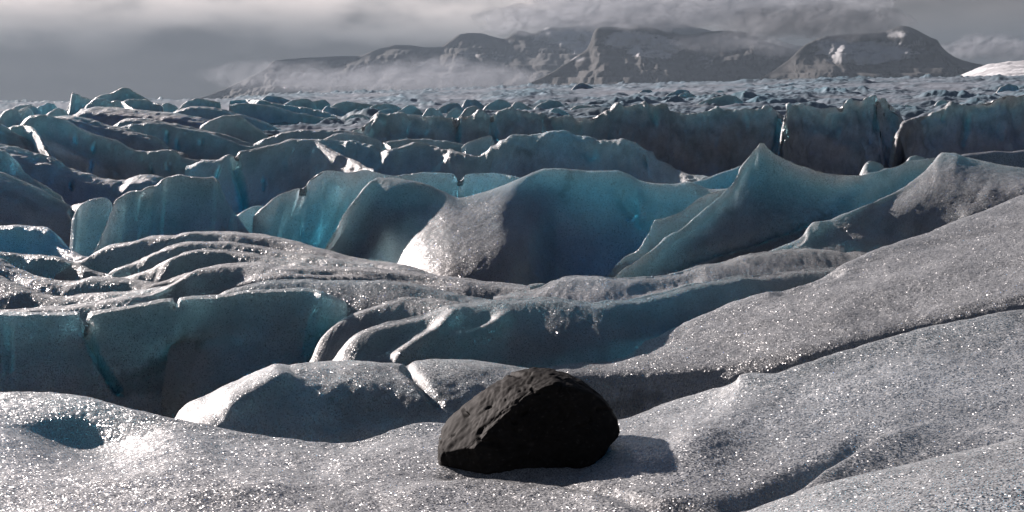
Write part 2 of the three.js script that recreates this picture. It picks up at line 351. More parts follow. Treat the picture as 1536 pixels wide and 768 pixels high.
// ---------------------------------------------------------------- the foreground sheet and the boulder
const A1 = [[-120, 584, 10.6], [0, 590, 10.5], [100, 597, 10.4], [200, 617, 10.1], [270, 630, 9.95], [340, 641, 9.85], [430, 656, 9.7], [500, 662, 9.6], [540, 659, 9.6], [590, 642, 9.75], [625, 632, 9.85], [670, 630, 9.9], [800, 640, 9.9], [930, 628, 9.8], [1000, 602, 10.0], [1060, 582, 10.0], [1098, 569, 9.85], [1107, 559, 9.85], [1125, 555, 9.85], [1155, 556, 9.8], [1200, 541, 9.85], [1300, 515, 10.04], [1400, 490, 10.2], [1480, 475, 10.26], [1536, 466, 10.3], [1680, 444, 10.4]];
body('ice_apron', {
  step: 1.9, planar: true,
  rows: [A1,
    [[-120, 600, 10.15], [0, 606, 10.05], [200, 630, 9.8], [340, 654, 9.5], [500, 674, 9.3], [625, 650, 9.5], [800, 660, 9.3], [930, 646, 9.05], [1060, 600, 9.5], [1107, 582, 9.42], [1200, 562, 9.5], [1400, 515, 9.78], [1536, 492, 9.82], [1680, 470, 9.9]],
    [[-120, 645, 9.4], [0, 648, 9.4], [200, 662, 9.2], [400, 690, 8.75], [600, 690, 8.7], [700, 692, 8.65], [850, 690, 8.6], [940, 672, 8.4], [1000, 662, 8.4], [1040, 645, 8.42], [1150, 620, 8.74], [1300, 590, 8.86], [1536, 548, 8.96], [1680, 525, 9.0]],
    [[-120, 712, 8.35], [0, 712, 8.35], [400, 725, 8.15], [700, 722, 8.2], [850, 728, 8.0], [900, 726, 7.9], [1000, 716, 7.75], [1100, 702, 7.84], [1250, 668, 7.99], [1400, 640, 8.05], [1536, 612, 8.14], [1680, 585, 8.2]],
    [[-120, 760, 7.65], [400, 765, 7.6], [800, 765, 7.55], [1000, 757, 7.25], [1150, 735, 7.44], [1260, 712, 7.5], [1400, 690, 7.52], [1536, 668, 7.53], [1680, 650, 7.5]],
    [[-120, 850, 6.5], [400, 850, 6.5], [800, 850, 6.5], [1260, 830, 6.6], [1536, 800, 6.9], [1680, 790, 7]],
    [[-120, 1200, 4.3], [400, 1200, 4.3], [800, 1200, 4.3], [1260, 1200, 4.3], [1536, 1180, 4.4], [1680, 1170, 4.5]],
  ],
  back: [[0, -0.3, -0.22], [0, -1.2, -0.4]], foot: [[0, -1.2, 0.3]],
  strokes: [
    { pts: [[-10, 642], [130, 640], [280, 650]], w: 15, wb: 50, h: -0.17, ends: 0.5 },          // melt hollow
    { pts: [[-100, 737], [150, 737], [280, 745], [400, 741], [480, 735]], w: 10, wb: 22, h: 0.06, ends: 0.15 },
    { pts: [[60, 728], [280, 735], [400, 732]], w: 8, h: -0.045, ends: 0.2 },
    { pts: [[300, 660], [420, 690], [520, 705]], w: 16, h: -0.03, ends: 0.2 },
    { pts: [[640, 712], [760, 722], [900, 742], [1000, 756], [1080, 752]], w: 9, h: -0.05, ends: 0.15 },
    { pts: [[560, 752], [720, 738], [860, 745], [980, 764]], w: 14, wb: 26, h: 0.05, ends: 0.2 },
    { pts: [[1345, 638], [1300, 662], [1250, 690], [1200, 715], [1140, 742], [1040, 760]], w: 8, wb: 13, h: -0.07, ends: 0.3 },
    { pts: [[1420, 630], [1320, 668], [1260, 700], [1215, 732], [1170, 755]], w: 20, wb: 7, h: 0.05, ends: 0.3 },
    { pts: [[850, 700], [900, 690], [950, 680]], w: 22, h: -0.03, ends: 0.2 },         // cup melted out beside the boulder
  ],
  rough: [[2.2, 0.09], [0.85, 0.02], [0.4, 0.016], [0.14, 0.008], [0.055, 0.005]], dirt: 0.04, dirtScale: 0.8,
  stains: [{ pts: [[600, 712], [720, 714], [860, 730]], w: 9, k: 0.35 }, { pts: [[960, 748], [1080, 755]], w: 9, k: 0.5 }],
}, ICE.crust, 'glittering white ice sheet that the black boulder rests on', null, 'ice sheet');

body('ice_hummock', {
  step: 2.2, planar: true,
  rows: [[[1060, 786, 6.95], [1130, 764, 6.85], [1200, 742, 6.75], [1260, 724, 6.7], [1300, 713, 6.7], [1400, 690, 6.75], [1470, 672, 6.8], [1536, 656, 6.85], [1700, 622, 7]],
    [[1060, 800, 6.75], [1130, 780, 6.6], [1260, 745, 6.45], [1400, 712, 6.45], [1536, 682, 6.5], [1700, 650, 6.6]],
    [[1060, 860, 6.2], [1260, 810, 5.9], [1400, 780, 5.85], [1536, 745, 5.9], [1700, 720, 5.95]],
    [[1060, 1200, 4.4], [1260, 1100, 4.5], [1536, 1050, 4.6], [1700, 1000, 4.7]]],
  back: [[0, -0.1, -0.2], [0, -0.6, -0.6], [0, -1.3, -0.8]], foot: [[0, -1.2, 0.2]],
  rough: [[0.9, 0.03], [0.3, 0.012]], dirt: 0.05,
}, ICE.crust, 'smooth rounded ice hummock with large scattered sparkles at the sheet\'s corner', null, 'ice mound');

// ---------------------------------------------------------------- near ridges
// mound behind the boulder
const B1 = [[250, 634, 12.0], [262, 627, 12.0], [268, 617, 12.05], [282, 605, 12.1], [300, 598, 12.15], [340, 581, 12.3], [400, 560, 12.5], [450, 547, 12.6], [480, 544.5, 12.65], [530, 544, 12.7], [600, 546.5, 12.7], [650, 542, 12.75], [690, 541, 12.8], [730, 544, 12.8], [780, 551, 12.8], [860, 562, 12.8]];
body('ice_mound', {
  step: 2, rows: [B1,
    [[250, 640, 11.9], [300, 612, 11.85], [340, 600, 11.75], [400, 578, 11.9], [450, 562, 12.1], [530, 560, 12.2], [600, 563, 12.2], [690, 560, 12.3], [780, 566, 12.4], [860, 575, 12.4]],
    [[250, 660, 11.5], [300, 640, 11.4], [340, 628, 11.4], [400, 612, 11.55], [450, 600, 11.75], [530, 600, 11.8], [600, 604, 11.8], [690, 600, 11.9], [780, 600, 12], [860, 610, 12]],
    [[250, 720, 11.2], [340, 700, 11.1], [450, 690, 11.3], [600, 690, 11.35], [780, 680, 11.5], [860, 690, 11.5]]],
  back: [[0, -0.12, -0.25], [0, -0.6, -0.6], [0, -1.3, -0.8]], foot: [[0, -0.6, 0.15]],
  strokes: [{ pts: [[604, 546], [625, 565], [645, 592], [660, 612]], w: 7, h: -0.07, ends: 0.1 },
    { pts: [[440, 560], [400, 582], [360, 610], [335, 632]], w: 14, wb: 30, h: 0.08, ends: 0.2 },
    { pts: [[470, 640], [520, 620], [600, 615]], w: 18, h: -0.04, ends: 0.2 }],
  rough: [[1.2, 0.05], [0.3, 0.02], [0.1, 0.006]], dirt: 0.14, dirtScale: 0.8, blue: 0.05,
  stains: [{ pts: [[612, 555], [640, 590], [660, 615]], w: 8, k: 0.5 }, { pts: [[500, 605], [600, 612], [680, 605]], w: 16, k: 0.45 }],
}, ICE.fold, 'low rounded ice mound split by a dark crack behind the boulder', null, 'ice mound');

// great glittering slope
const C1 = [[740, 556, 13.9], [780, 551, 14.1], [850, 538, 14.4], [930, 520, 14.58], [970, 506, 14.74], [1010, 489, 14.98], [1050, 472, 15.23], [1100, 452, 15.52], [1152, 437, 15.67], [1200, 423, 15.81], [1240, 408, 16.03], [1310, 377, 16.57], [1400, 345, 17.06], [1460, 322, 17.46], [1536, 289, 18.14], [1700, 235, 19.07]];
body('ice_slope', {
  step: 2, planar: true, rows: [C1,
    [[740, 562, 13.6], [780, 558, 13.75], [850, 547, 13.95], [930, 532, 14.3], [1010, 505, 14.59], [1100, 472, 14.99], [1200, 444, 15.24], [1310, 402, 15.83], [1400, 372, 16.22], [1536, 325, 16.89], [1700, 275, 17.55]],
    [[740, 574, 13.3], [850, 560, 13.5], [930, 556, 13.6], [1010, 550, 13.6], [1100, 540, 13.6], [1200, 515, 13.65], [1310, 482, 13.84], [1400, 458, 14.01], [1536, 430, 14.07], [1700, 390, 14.29]],
    [[740, 610, 13.1], [850, 590, 13.3], [930, 590, 13.4], [1010, 578, 13.4], [1100, 560, 13.4], [1200, 535, 13.35], [1310, 502, 13.54], [1400, 478, 13.71], [1536, 450, 13.77], [1700, 410, 13.99]],
    [[740, 650, 12.98], [850, 640, 13.18], [930, 625, 13.28], [1010, 608, 13.28], [1100, 582, 13.28], [1200, 556, 13.23], [1310, 522, 13.42], [1400, 497, 13.59], [1536, 468, 13.65], [1700, 430, 13.87]],
    [[740, 700, 12.85], [850, 690, 13.05], [930, 680, 13.15], [1010, 660, 13.15], [1100, 625, 13.15], [1200, 590, 13.10], [1310, 555, 13.29], [1400, 530, 13.46], [1536, 505, 13.52], [1700, 470, 13.74]]],
  back: [[0, -0.12, -0.3], [0, -0.7, -0.8], [0, -1.3, -1.1]], foot: [[0, -0.8, 0.1]],
  strokes: [
    { pts: [[1152, 440], [1190, 431], [1230, 416], [1270, 405]], w: 7, h: -0.08, ends: 0.2 },
    { pts: [[1180, 480], [1300, 440], [1420, 400], [1536, 360]], w: 22, h: 0.04, ends: 0.3 },
    { pts: [[1240, 500], [1330, 470], [1460, 425]], w: 20, h: -0.03, ends: 0.3 },
  ],
  rough: [[2.4, 0.09], [0.9, 0.025], [0.45, 0.018], [0.16, 0.01], [0.07, 0.006]], dirt: 0.04, dirtScale: 0.9,
  stains: [{ pts: [[900, 612], [940, 606], [985, 598]], w: 14, k: 0.75 }],
}, ICE.crust, 'long bright glittering ice slope running down to the boulder', null, 'ice slope');

// teal wall over the black pit
const E1 = [[-120, 470, 14.6], [0, 472, 14.5], [60, 471, 14.5], [118, 471.5, 14.5], [124, 476, 14.45], [130, 474, 14.5], [170, 465, 14.6], [210, 460, 14.7], [258, 452, 14.8], [264, 458, 14.75], [272, 451, 14.8], [330, 447, 14.9], [384, 440, 15.0], [430, 437, 15.0], [470, 436, 15.0], [482, 440, 14.9], [500, 447, 15.1], [520, 455, 15.4]];
body('ice_wall', {
  step: 2, rows: [lift(E1, -2.5, 0.14), E1, lift(E1, 5, -0.05),
    [[-120, 515, 14.35], [0, 516, 14.25], [124, 515, 14.25], [200, 508, 14.35], [300, 495, 14.55], [400, 480, 14.75], [465, 470, 14.75], [500, 480, 14.95], [520, 490, 15.2]],
    [[-120, 560, 14.15], [0, 560, 14.05], [124, 560, 14.05], [200, 552, 14.2], [260, 530, 14.4], [330, 515, 14.5], [400, 520, 14.55], [458, 520, 14.6], [480, 540, 14.85], [520, 540, 15.1]],
    [[-120, 640, 13.95], [0, 640, 13.85], [124, 640, 13.85], [200, 620, 14.0], [260, 610, 14.1], [330, 610, 14.05], [400, 600, 14.15], [458, 590, 14.35], [520, 600, 14.8]]],
  back: [[0, -0.2, -0.2], [0, -1.3, -0.6]], foot: [[0, -0.9, 0.1]],
  strokes: [
    { pts: [[124, 474], [130, 500], [140, 530], [158, 560], [178, 590]], w: 7, wb: 3.5, h: -0.30, ends: 0.03 },
    { pts: [[264, 456], [259, 464]], w: 4, h: -0.08, ends: 0 },
    { pts: [[480, 445], [470, 480], [462, 520], [455, 545]], w: 5, h: -0.06, ends: 0.2 },
    { pts: [[235, 545], [265, 522], [300, 508], [350, 507], [385, 514]], w: 9, h: -0.03, ends: 0.2 },
    { pts: [[14, 480], [14, 560]], w: 6, h: -0.05, ends: 0.1 },
  ],
  rough: [[1.1, 0.05], [0.3, 0.016], [0.1, 0.009], [0.05, 0.004]], dirt: 0.1, dirtScale: 0.5, blue: 0.15,
  stains: [{ pts: [[215, 560], [245, 540], [270, 522], [300, 512]], w: 13, k: 0.9 }, { pts: [[190, 575], [260, 580]], w: 16, k: 0.7 }, { pts: [[200, 480], [300, 470]], w: 14, k: 0.3 }],
}, ICE.clear, 'cracked blue-green ice wall above a black pit', null, 'ice wall');

// folded ridges above the wall
const grp = 'folded ice ridges';
ridge('ice_ridge', [[-120, 480, 15.6], [0, 468, 15.6], [60, 462, 15.8], [125, 458, 16], [170, 450, 16.2], [230, 436, 16.5], [270, 420, 16.9], [300, 404, 17.2], [340, 397, 17.4], [384, 397, 17.5], [420, 402, 17.4], [480, 402, 17.4], [540, 402, 17.4], [600, 407, 17.3], [650, 412, 17.2], [700, 420, 17], [750, 428, 16.9], [795, 433, 16.8]], 0.8, 0.95,
  { step: 2, cap: 0.2, sharp: 0.2, backW: 2.6, dirt: 0.3, dirtScale: 0.6, rough: [[1.4, 0.07], [0.35, 0.02], [0.11, 0.009], [0.05, 0.004]],
    strokes: [{ pts: [[190, 450], [260, 440], [330, 428], [384, 420]], w: 7, h: -0.06 }, { pts: [[420, 410], [500, 409], [600, 416], [700, 428]], w: 5, h: -0.05 }, { pts: [[300, 447], [360, 432], [430, 421], [520, 420], [570, 421]], w: 10, wb: 10, h: 0.06, ends: 0.1 }] },
  ICE.fold, 'long grey ice ridge with a shaded flank directly above the wall', grp);
ridge('ice_ridge', [[280, 462, 15.2], [320, 447, 15.4], [350, 436, 15.6], [384, 428, 15.8], [430, 422, 16], [470, 420.5, 16.1], [540, 421, 16.1], [570, 420, 16.1], [600, 423, 16.05], [640, 429, 16], [670, 437, 15.9], [700, 446, 15.8], [740, 452, 15.7]], 0.7, 1.0,
  { step: 2, cap: 0.2, sharp: 0.2, backW: 1.4, dirt: 0.06, blue: 0.2, rough: [[1.2, 0.05], [0.3, 0.02], [0.11, 0.009], [0.05, 0.004]] },
  ICE.clear, 'sunlit ice ridge with a teal hollow below its crest', grp);
ridge('ice_ridge', [[455, 560, 14.0], [466, 540, 14.1], [475, 520, 14.2], [500, 490, 14.5], [530, 470, 14.8], [560, 459, 15], [590, 452, 15.15], [620, 448, 15.25], [660, 450, 15.2], [700, 457, 15.1], [760, 466, 15]], 0.6, 1.0,
  { step: 2, sharp: 0.2, backW: 1.0, dirt: 0.12, rough: [[0.8, 0.04], [0.25, 0.025], [0.08, 0.008]] },
  ICE.fold, 'small dark ice fold with wet sparkles beside the teal wall\'s end', grp);
ridge('ice_ridge', [[480, 575, 13.6], [500, 545, 13.7], [520, 520, 13.85], [545, 498, 14.05], [570, 487, 14.2], [600, 480, 14.35], [650, 466, 14.6], [700, 458, 14.8], [768, 449, 15.0], [830, 447, 15.1], [860, 450, 15.1], [890, 454, 15.1], [930, 452, 15.3], [1000, 440, 15.9], [1060, 426, 16.5], [1120, 415, 17.1], [1180, 412, 17.6], [1260, 402, 18.2]], 0.75, 1.25,
  { step: 1.8, sharp: 0.1, backW: 1.6, dirt: 0.1, blue: 0.25, rough: [[1.3, 0.06], [0.3, 0.02], [0.11, 0.009], [0.05, 0.004]],
    strokes: [
      { pts: [[690, 470], [672, 490], [650, 510], [620, 530], [585, 552]], w: 11, wb: 16, h: 0.13, ends: 0.12 },
      { pts: [[775, 470], [745, 490], [715, 505], [680, 516], [650, 525]], w: 8, wb: 14, h: 0.10, ends: 0.2 },
      { pts: [[742, 478], [715, 490], [692, 502]], w: 12, h: -0.06, ends: 0.1 },
      { pts: [[660, 480], [620, 500], [560, 530]], w: 20, h: -0.06, ends: 0.2 },
    ] },
  ICE.clear, 'ice swell with lit finger-like folds over a deep teal trough', grp);
ridge('ice_ridge', [[740, 446, 15.8], [768, 440, 16], [800, 434, 16.2], [815, 430, 16.3], [830, 423, 16.5], [850, 416, 16.7], [870, 414, 16.8], [900, 416, 16.8], [930, 418, 16.9], [960, 418, 17], [1000, 414, 17.2], [1050, 403, 17.6], [1090, 393, 18], [1130, 381, 18.4], [1180, 377, 18.8], [1260, 377, 19.2], [1285, 373, 19.3], [1315, 377, 19.4], [1360, 385, 19.4]], 0.5, 1.6,
  { step: 2, sharp: 0.1, backW: 1.2, dirt: 0.12, rough: [[1.4, 0.06], [0.35, 0.025], [0.11, 0.009], [0.05, 0.004]],
    strokes: [{ pts: [[940, 436], [1000, 425], [1060, 414]], w: 9, h: -0.06 }] },
  ICE.fold, 'rounded grey ice swell in front of the dark pit', grp);
ridge('ice_ridge', [[780, 440, 16.6], [795, 427, 17], [812, 425, 17], [825, 429, 17], [840, 440, 16.9]], 0.4, 0.5, { step: 2, backW: 0.6 }, ICE.fold, 'tiny dirty ice knob at the edge of the dark pit', grp);

// the bright hump at left with its nested folds
ridge('ice_ridge', [[90, 408, 19.5], [110, 396, 19.7], [125, 390, 19.8], [145, 378, 20], [160, 372, 20.1], [200, 365, 20.3], [230, 357, 20.5], [255, 357, 20.5], [270, 354, 20.6], [300, 349, 20.8], [340, 348, 20.9], [384, 352, 20.9], [420, 360, 20.8], [460, 370, 20.5], [500, 380, 20.2], [560, 392, 19.8], [600, 398, 19.5], [640, 409, 19.2], [665, 416, 19], [700, 424, 18.8]], 0.8, 0.75,
  { step: 2, cap: 0.2, sharp: 0.1, backW: 2.2, dirt: 0.12, rough: [[1.4, 0.06], [0.35, 0.022], [0.11, 0.009], [0.05, 0.004]] },
  ICE.fold, 'broad bright ice hump, uppermost of the nested folds', grp);
ridge('ice_ridge', [[150, 420, 19], [170, 404, 19.1], [200, 394, 19.3], [215, 388, 19.4], [230, 380, 19.5], [260, 370, 19.7], [300, 363, 19.9], [335, 362, 19.95], [384, 368, 19.9], [430, 376, 19.7], [500, 389, 19.3], [560, 398, 19]], 0.7, 0.6,
  { step: 2, cap: 0.2, sharp: 0.1, backW: 1.2, dirt: 0.18, rough: [[1.0, 0.06], [0.3, 0.022], [0.1, 0.009], [0.05, 0.004]] }, ICE.fold, 'second nested ice fold below the bright hump', grp);
ridge('ice_ridge', [[140, 424, 18.6], [180, 420, 18.6], [205, 412, 18.6], [225, 405, 18.65], [240, 397, 18.7], [265, 385, 18.8], [290, 378, 19], [312, 374, 19.1], [345, 376, 19.1], [384, 381, 19], [430, 390, 18.8], [480, 402, 18.4]], 0.75, 0.6,
  { step: 2, cap: 0.2, sharp: 0.1, backW: 0.9, dirt: 0.22, rough: [[1.0, 0.06], [0.3, 0.022], [0.1, 0.009], [0.05, 0.004]] }, ICE.fold, 'third nested ice fold with a dark notch at its foot', grp);
ridge('ice_ridge', [[-120, 345, 18.6], [-40, 378, 18.3], [0, 390, 18.2], [30, 405, 18], [60, 415, 17.8], [90, 421, 17.7], [110, 422, 17.7], [140, 417, 17.8], [170, 417, 17.8], [200, 420, 17.8], [230, 425, 17.7], [262, 418, 17.9], [285, 410, 18], [310, 408, 18]], 0.5, 0.55,
  { step: 2, cap: 0.2, sharp: 0.1, backW: 0.9, dirt: 0.34, rough: [[1.0, 0.05], [0.3, 0.022], [0.1, 0.009], [0.05, 0.004]] }, ICE.fold, 'dirt-flecked ice fold curving through the dip at left', grp);
ridge('ice_ridge', [[-120, 378, 17.6], [-40, 400, 17.4], [0, 413, 17.2], [30, 428, 17], [60, 440, 16.9], [95, 447, 16.8], [130, 443, 16.9], [165, 440, 16.9], [200, 438, 16.9], [240, 430, 17], [262, 424, 17]], 0.5, 0.6,
  { step: 2, cap: 0.2, sharp: 0.1, backW: 0.8, dirt: 0.36, rough: [[1.0, 0.05], [0.3, 0.022], [0.1, 0.009], [0.05, 0.004]] }, ICE.fold, 'brown-grey ice fold with fine grit, next above the wall', grp);
ridge('ice_ridge', [[-120, 376, 20], [0, 381, 19.8], [30, 383, 19.8], [60, 383, 19.7], [90, 388, 19.6], [110, 395, 19.5], [130, 403, 19.3], [150, 409, 19.2], [180, 412, 19.1], [210, 411, 19.1], [235, 409, 19.1]], 0.6, 0.8,
  { step: 2, sharp: 0.3, backW: 1.2, dirt: 0.2, blue: 0.15, rough: [[1.0, 0.05], [0.3, 0.022], [0.1, 0.009], [0.05, 0.004]] }, ICE.clear, 'ice ridge with a dark teal flank below the left dome', grp);
ridge('ice_ridge', [[-120, 332, 22.5], [0, 339, 22.3], [50, 341, 22.2], [70, 343, 22.1], [80, 350, 22], [90, 365, 21.8], [110, 380, 21.5], [130, 388, 21.3], [160, 395, 21.2]], 0.9, 1.0,
  { step: 2, sharp: 0.3, backW: 1.6, dirt: 0.26, blue: 0.1, rough: [[1.0, 0.06], [0.3, 0.03]] }, ICE.clear, 'blunt dirty ice dome at the end of the folds', grp);

// ---------------------------------------------------------------- fins round the dark pit
const fin = 'ice fins around the dark pit';
const N1 = [[455, 425, 22.3], [472, 400, 22.4], [488, 374, 22.5], [505, 345, 22.6], [515, 322, 22.8], [530, 305, 23], [545, 288, 23.2], [558, 272, 23.4], [568, 267, 23.5], [585, 267, 23.5], [610, 271, 23.4], [640, 278, 23.3], [665, 288, 23.2], [690, 297, 23.1], [720, 290, 23.2], [745, 282, 23.3], [775, 270, 23.5], [800, 259, 23.7], [818, 253.5, 23.8], [835, 253, 23.8], [860, 255, 23.8], [895, 256, 23.8], [925, 255, 23.8], [943, 261, 23.8], [960, 270, 23.7], [985, 275, 23.6], [1010, 275, 23.6], [1032, 272, 23.6], [1050, 278, 23.5], [1068, 283, 23.4], [1090, 283, 23.3], [1150, 290, 23.2]];
body('ice_fin', {
  span: [456, 1150], step: 1.8, rows: [N1,
    [[456, 440, 22.4], [505, 360, 22.75], [530, 325, 23.0], [558, 296, 23.15], [585, 288, 23.1], [640, 302, 22.95], [690, 314, 22.5], [745, 302, 22.55], [800, 276, 23.35], [835, 268, 23.6], [925, 270, 23.6], [985, 290, 23.4], [1032, 288, 23.4], [1090, 300, 23.1], [1150, 305, 23]],
    [[456, 455, 22.2], [505, 382, 22.6], [558, 340, 22.85], [600, 334, 22.75], [640, 335, 22.35], [680, 338, 21.9], [745, 334, 21.75], [800, 318, 22.6], [835, 308, 23.1], [925, 310, 23.35], [985, 322, 23.2], [1032, 320, 23.2], [1090, 330, 22.9], [1150, 335, 22.8]],
    [[456, 470, 22.1], [505, 405, 22.5], [545, 388, 22.6], [565, 386, 22.5], [600, 383, 21.9], [640, 380, 21.3], [690, 378, 20.95], [745, 374, 20.85], [790, 366, 21.4], [835, 352, 22.9], [925, 352, 23.3], [985, 356, 23.2], [1032, 358, 23.1], [1090, 365, 22.8], [1150, 365, 22.7]],
    [[456, 490, 22], [505, 435, 22.4], [530, 428, 22.35], [575, 422, 21.7], [620, 418, 21.0], [690, 416, 20.5], [745, 412, 20.4], [790, 408, 20.9], [835, 400, 22.6], [925, 398, 23.2], [985, 400, 23.1], [1032, 400, 23], [1150, 400, 22.6]],
    [[456, 520, 21.9], [505, 485, 22.2], [585, 470, 21.4], [690, 465, 20.2], [745, 462, 20.1], [800, 460, 20.9], [835, 455, 22.2], [925, 452, 23], [1032, 452, 22.9], [1150, 450, 22.5]]],
  back: [[0, -0.13, -0.13], [0, -0.85, -0.5], [0, -1.4, -1.8], [0, -2.2, -2.4]], foot: [[0, -0.8, 0.1]],
  strokes: [
    { pts: [[562, 270], [535, 320], [495, 385]], w: 12, h: 0.06, ends: 0.2 },
    { pts: [[932, 290], [940, 310], [952, 330]], w: 10, h: -0.14, ends: 0.1 },
    { pts: [[955, 280], [962, 310], [958, 345]], w: 6, h: 0.08, ends: 0.2 },
  ],
  rough: [[1.2, 0.035], [0.35, 0.010], [0.13, 0.007], [0.06, 0.004]], dirt: 0.06, blue: 0.12,
  stains: [{ pts: [[857, 256], [852, 275], [842, 292]], w: 5, k: 0.5 }],
}, ICE.wet, 'wide teal ice fin curling round the dark pit, one bright flank', fin, 'ice fin');

const Q1 = [[380, 325, 24.0], [399, 310, 24.1], [410, 298, 24.2], [420, 292, 24.3], [440, 285, 24.4], [456, 278, 24.5], [464, 268, 24.5], [475, 260, 24.6], [486, 254, 24.7], [501, 255, 24.7], [521, 257.5, 24.7], [546, 254, 24.8], [564, 259, 24.8], [591, 264, 24.8], [614, 262, 24.8], [634, 259.5, 24.8], [656, 260, 24.8], [676, 261, 24.8], [686, 265, 24.7], [690, 268, 24.7], [697, 262, 24.8], [708, 259.5, 24.8], [731, 259, 24.8], [749, 260.5, 24.8], [768, 265, 24.7], [800, 280, 24.5]];
ridge('ice_fin', Q1, 2.4, 1.0, { step: 1.8, sharp: 0.8, backW: 0.9, dirt: 0.05, blue: 0.3, rough: [[1.3, 0.1], [0.4, 0.04], [0.13, 0.014], [0.06, 0.005]],
  strokes: [{ pts: [[456, 280], [450, 300], [442, 325]], w: 4, h: -0.14, ends: 0.1 }, { pts: [[690, 268], [686, 285], [690, 300]], w: 5, h: -0.08, ends: 0.1 }, { pts: [[500, 270], [480, 310], [462, 360]], w: 14, h: 0.12, ends: 0.15 }, { pts: [[520, 280], [500, 330], [480, 380]], w: 10, h: -0.12, ends: 0.15 }, { pts: [[430, 300], [420, 330], [408, 370]], w: 8, h: 0.08 }] },
ICE.clear, 'translucent blue-green fin with a vertical slit, behind the wide fin', fin, 'ice fin');
ridge('ice_fin', [[345, 330, 25.8], [358, 322, 25.8], [372, 313, 25.9], [385, 309, 26], [400, 310, 26], [410, 318, 26], [415, 335, 25.8]], 1.2, 0.6, { step: 1.8, dirt: 0.2, blue: 0.2 }, ICE.clear, 'small rounded ice lump between the grey slab and the slit fin', fin, 'ice fin');

// right-hand fins
const P1 = [[895, 432, 20.9], [907, 418, 21], [925, 396, 21.1], [940, 384, 21.2], [955, 378, 21.2], [965, 366, 21.3], [974, 347, 21.5], [982, 329, 21.6], [998, 325.5, 21.7], [1018, 319, 21.8], [1036, 306, 21.9], [1056, 293, 22], [1075, 286, 22.1], [1110, 280, 22.2]];
ridge('ice_fin', P1, 1.1, 0.5, { step: 1.8, sharp: 0.9, backW: 0.5, dirt: 0.04, blue: 0.2, rough: [[0.8, 0.05], [0.2, 0.025]] }, ICE.clear, 'ragged thin ice fin hugging the peaked fin\'s lower edge', fin, 'ice fin');
const M1 = [[905, 425, 19.4], [918, 415, 19.5], [935, 401, 19.6], [960, 386, 19.8], [985, 371, 20], [1010, 352, 20.3], [1035, 335, 20.5], [1060, 312, 20.8], [1085, 289, 21.1], [1100, 273, 21.3], [1112, 252, 21.5], [1124, 234, 21.6], [1134, 220, 21.7], [1140, 212, 21.7], [1147, 212, 21.7], [1155, 221, 21.7], [1166, 230, 21.7], [1182, 239, 21.7], [1210, 250, 21.7], [1240, 258, 21.7], [1280, 262.5, 21.7], [1310, 261, 22.2], [1340, 253, 22.7], [1358, 244, 23.1], [1380, 241, 23.4], [1410, 237, 23.8], [1460, 240, 24]];
body('ice_fin', {
  step: 1.8, rows: [M1,
    lift(M1, (x) => 12 + 6 * smooth(930, 1140, x), -0.10),
    [[905, 440, 19.25], [960, 415, 19.55], [1010, 390, 19.85], [1060, 360, 20.2], [1100, 330, 20.6], [1140, 300, 21.0], [1182, 296, 21.1], [1240, 305, 21.1], [1310, 305, 21.6], [1380, 290, 22.6], [1460, 285, 23.2]],
    [[905, 470, 19.0], [960, 450, 19.1], [1010, 425, 19.4], [1060, 402, 19.7], [1100, 378, 20.0], [1140, 356, 20.3], [1182, 345, 20.5], [1240, 345, 20.5], [1310, 345, 21.0], [1460, 330, 22.8]],
    [[905, 520, 18.8], [960, 500, 18.9], [1010, 470, 19.1], [1060, 450, 19.3], [1100, 430, 19.5], [1140, 415, 19.7], [1240, 410, 19.8], [1460, 400, 22.0]]],
  back: [[0, -0.14, -0.14], [0, -1.2, -0.8], [0, -2.4, -1.1]], foot: [[0, -0.8, 0.1]],
  strokes: [{ pts: [[1000, 405], [1080, 375], [1150, 350], [1220, 328]], w: 9, wb: 6, h: -0.16, ends: 0.1 }, { pts: [[1340, 260], [1300, 285], [1240, 320]], w: 12, h: 0.08, ends: 0.2 }],
  rough: [[1.0, 0.07], [0.3, 0.03], [0.13, 0.014], [0.06, 0.005]], dirt: 0.05, blue: 0.12,
  stains: [{ pts: [[1085, 392], [1140, 368], [1200, 345], [1240, 328]], w: 13, k: 0.95 }, { pts: [[1088, 315], [1098, 320]], w: 3, k: 0.6 }],
}, ICE.clear, 'tall peaked blue ice fin with one sharp horn', fin, 'ice fin');
const M2 = [[1085, 402, 18.9], [1110, 392, 19], [1152, 377, 19.2], [1190, 363, 19.4], [1206, 353, 19.5], [1213, 342, 19.6], [1220, 334, 19.7], [1228, 332, 19.7], [1242, 330, 19.8], [1260, 322.5, 19.9], [1290, 311, 20.1], [1340, 290, 21.0], [1370, 270, 21.5], [1388, 256, 21.8], [1399, 243, 22.1], [1407, 233, 22.3], [1414, 229, 22.4], [1430, 229, 22.4], [1450, 235, 22.4], [1490, 244, 22.3], [1536, 252, 22.1], [1600, 268, 21.8], [1700, 280, 21.6]];
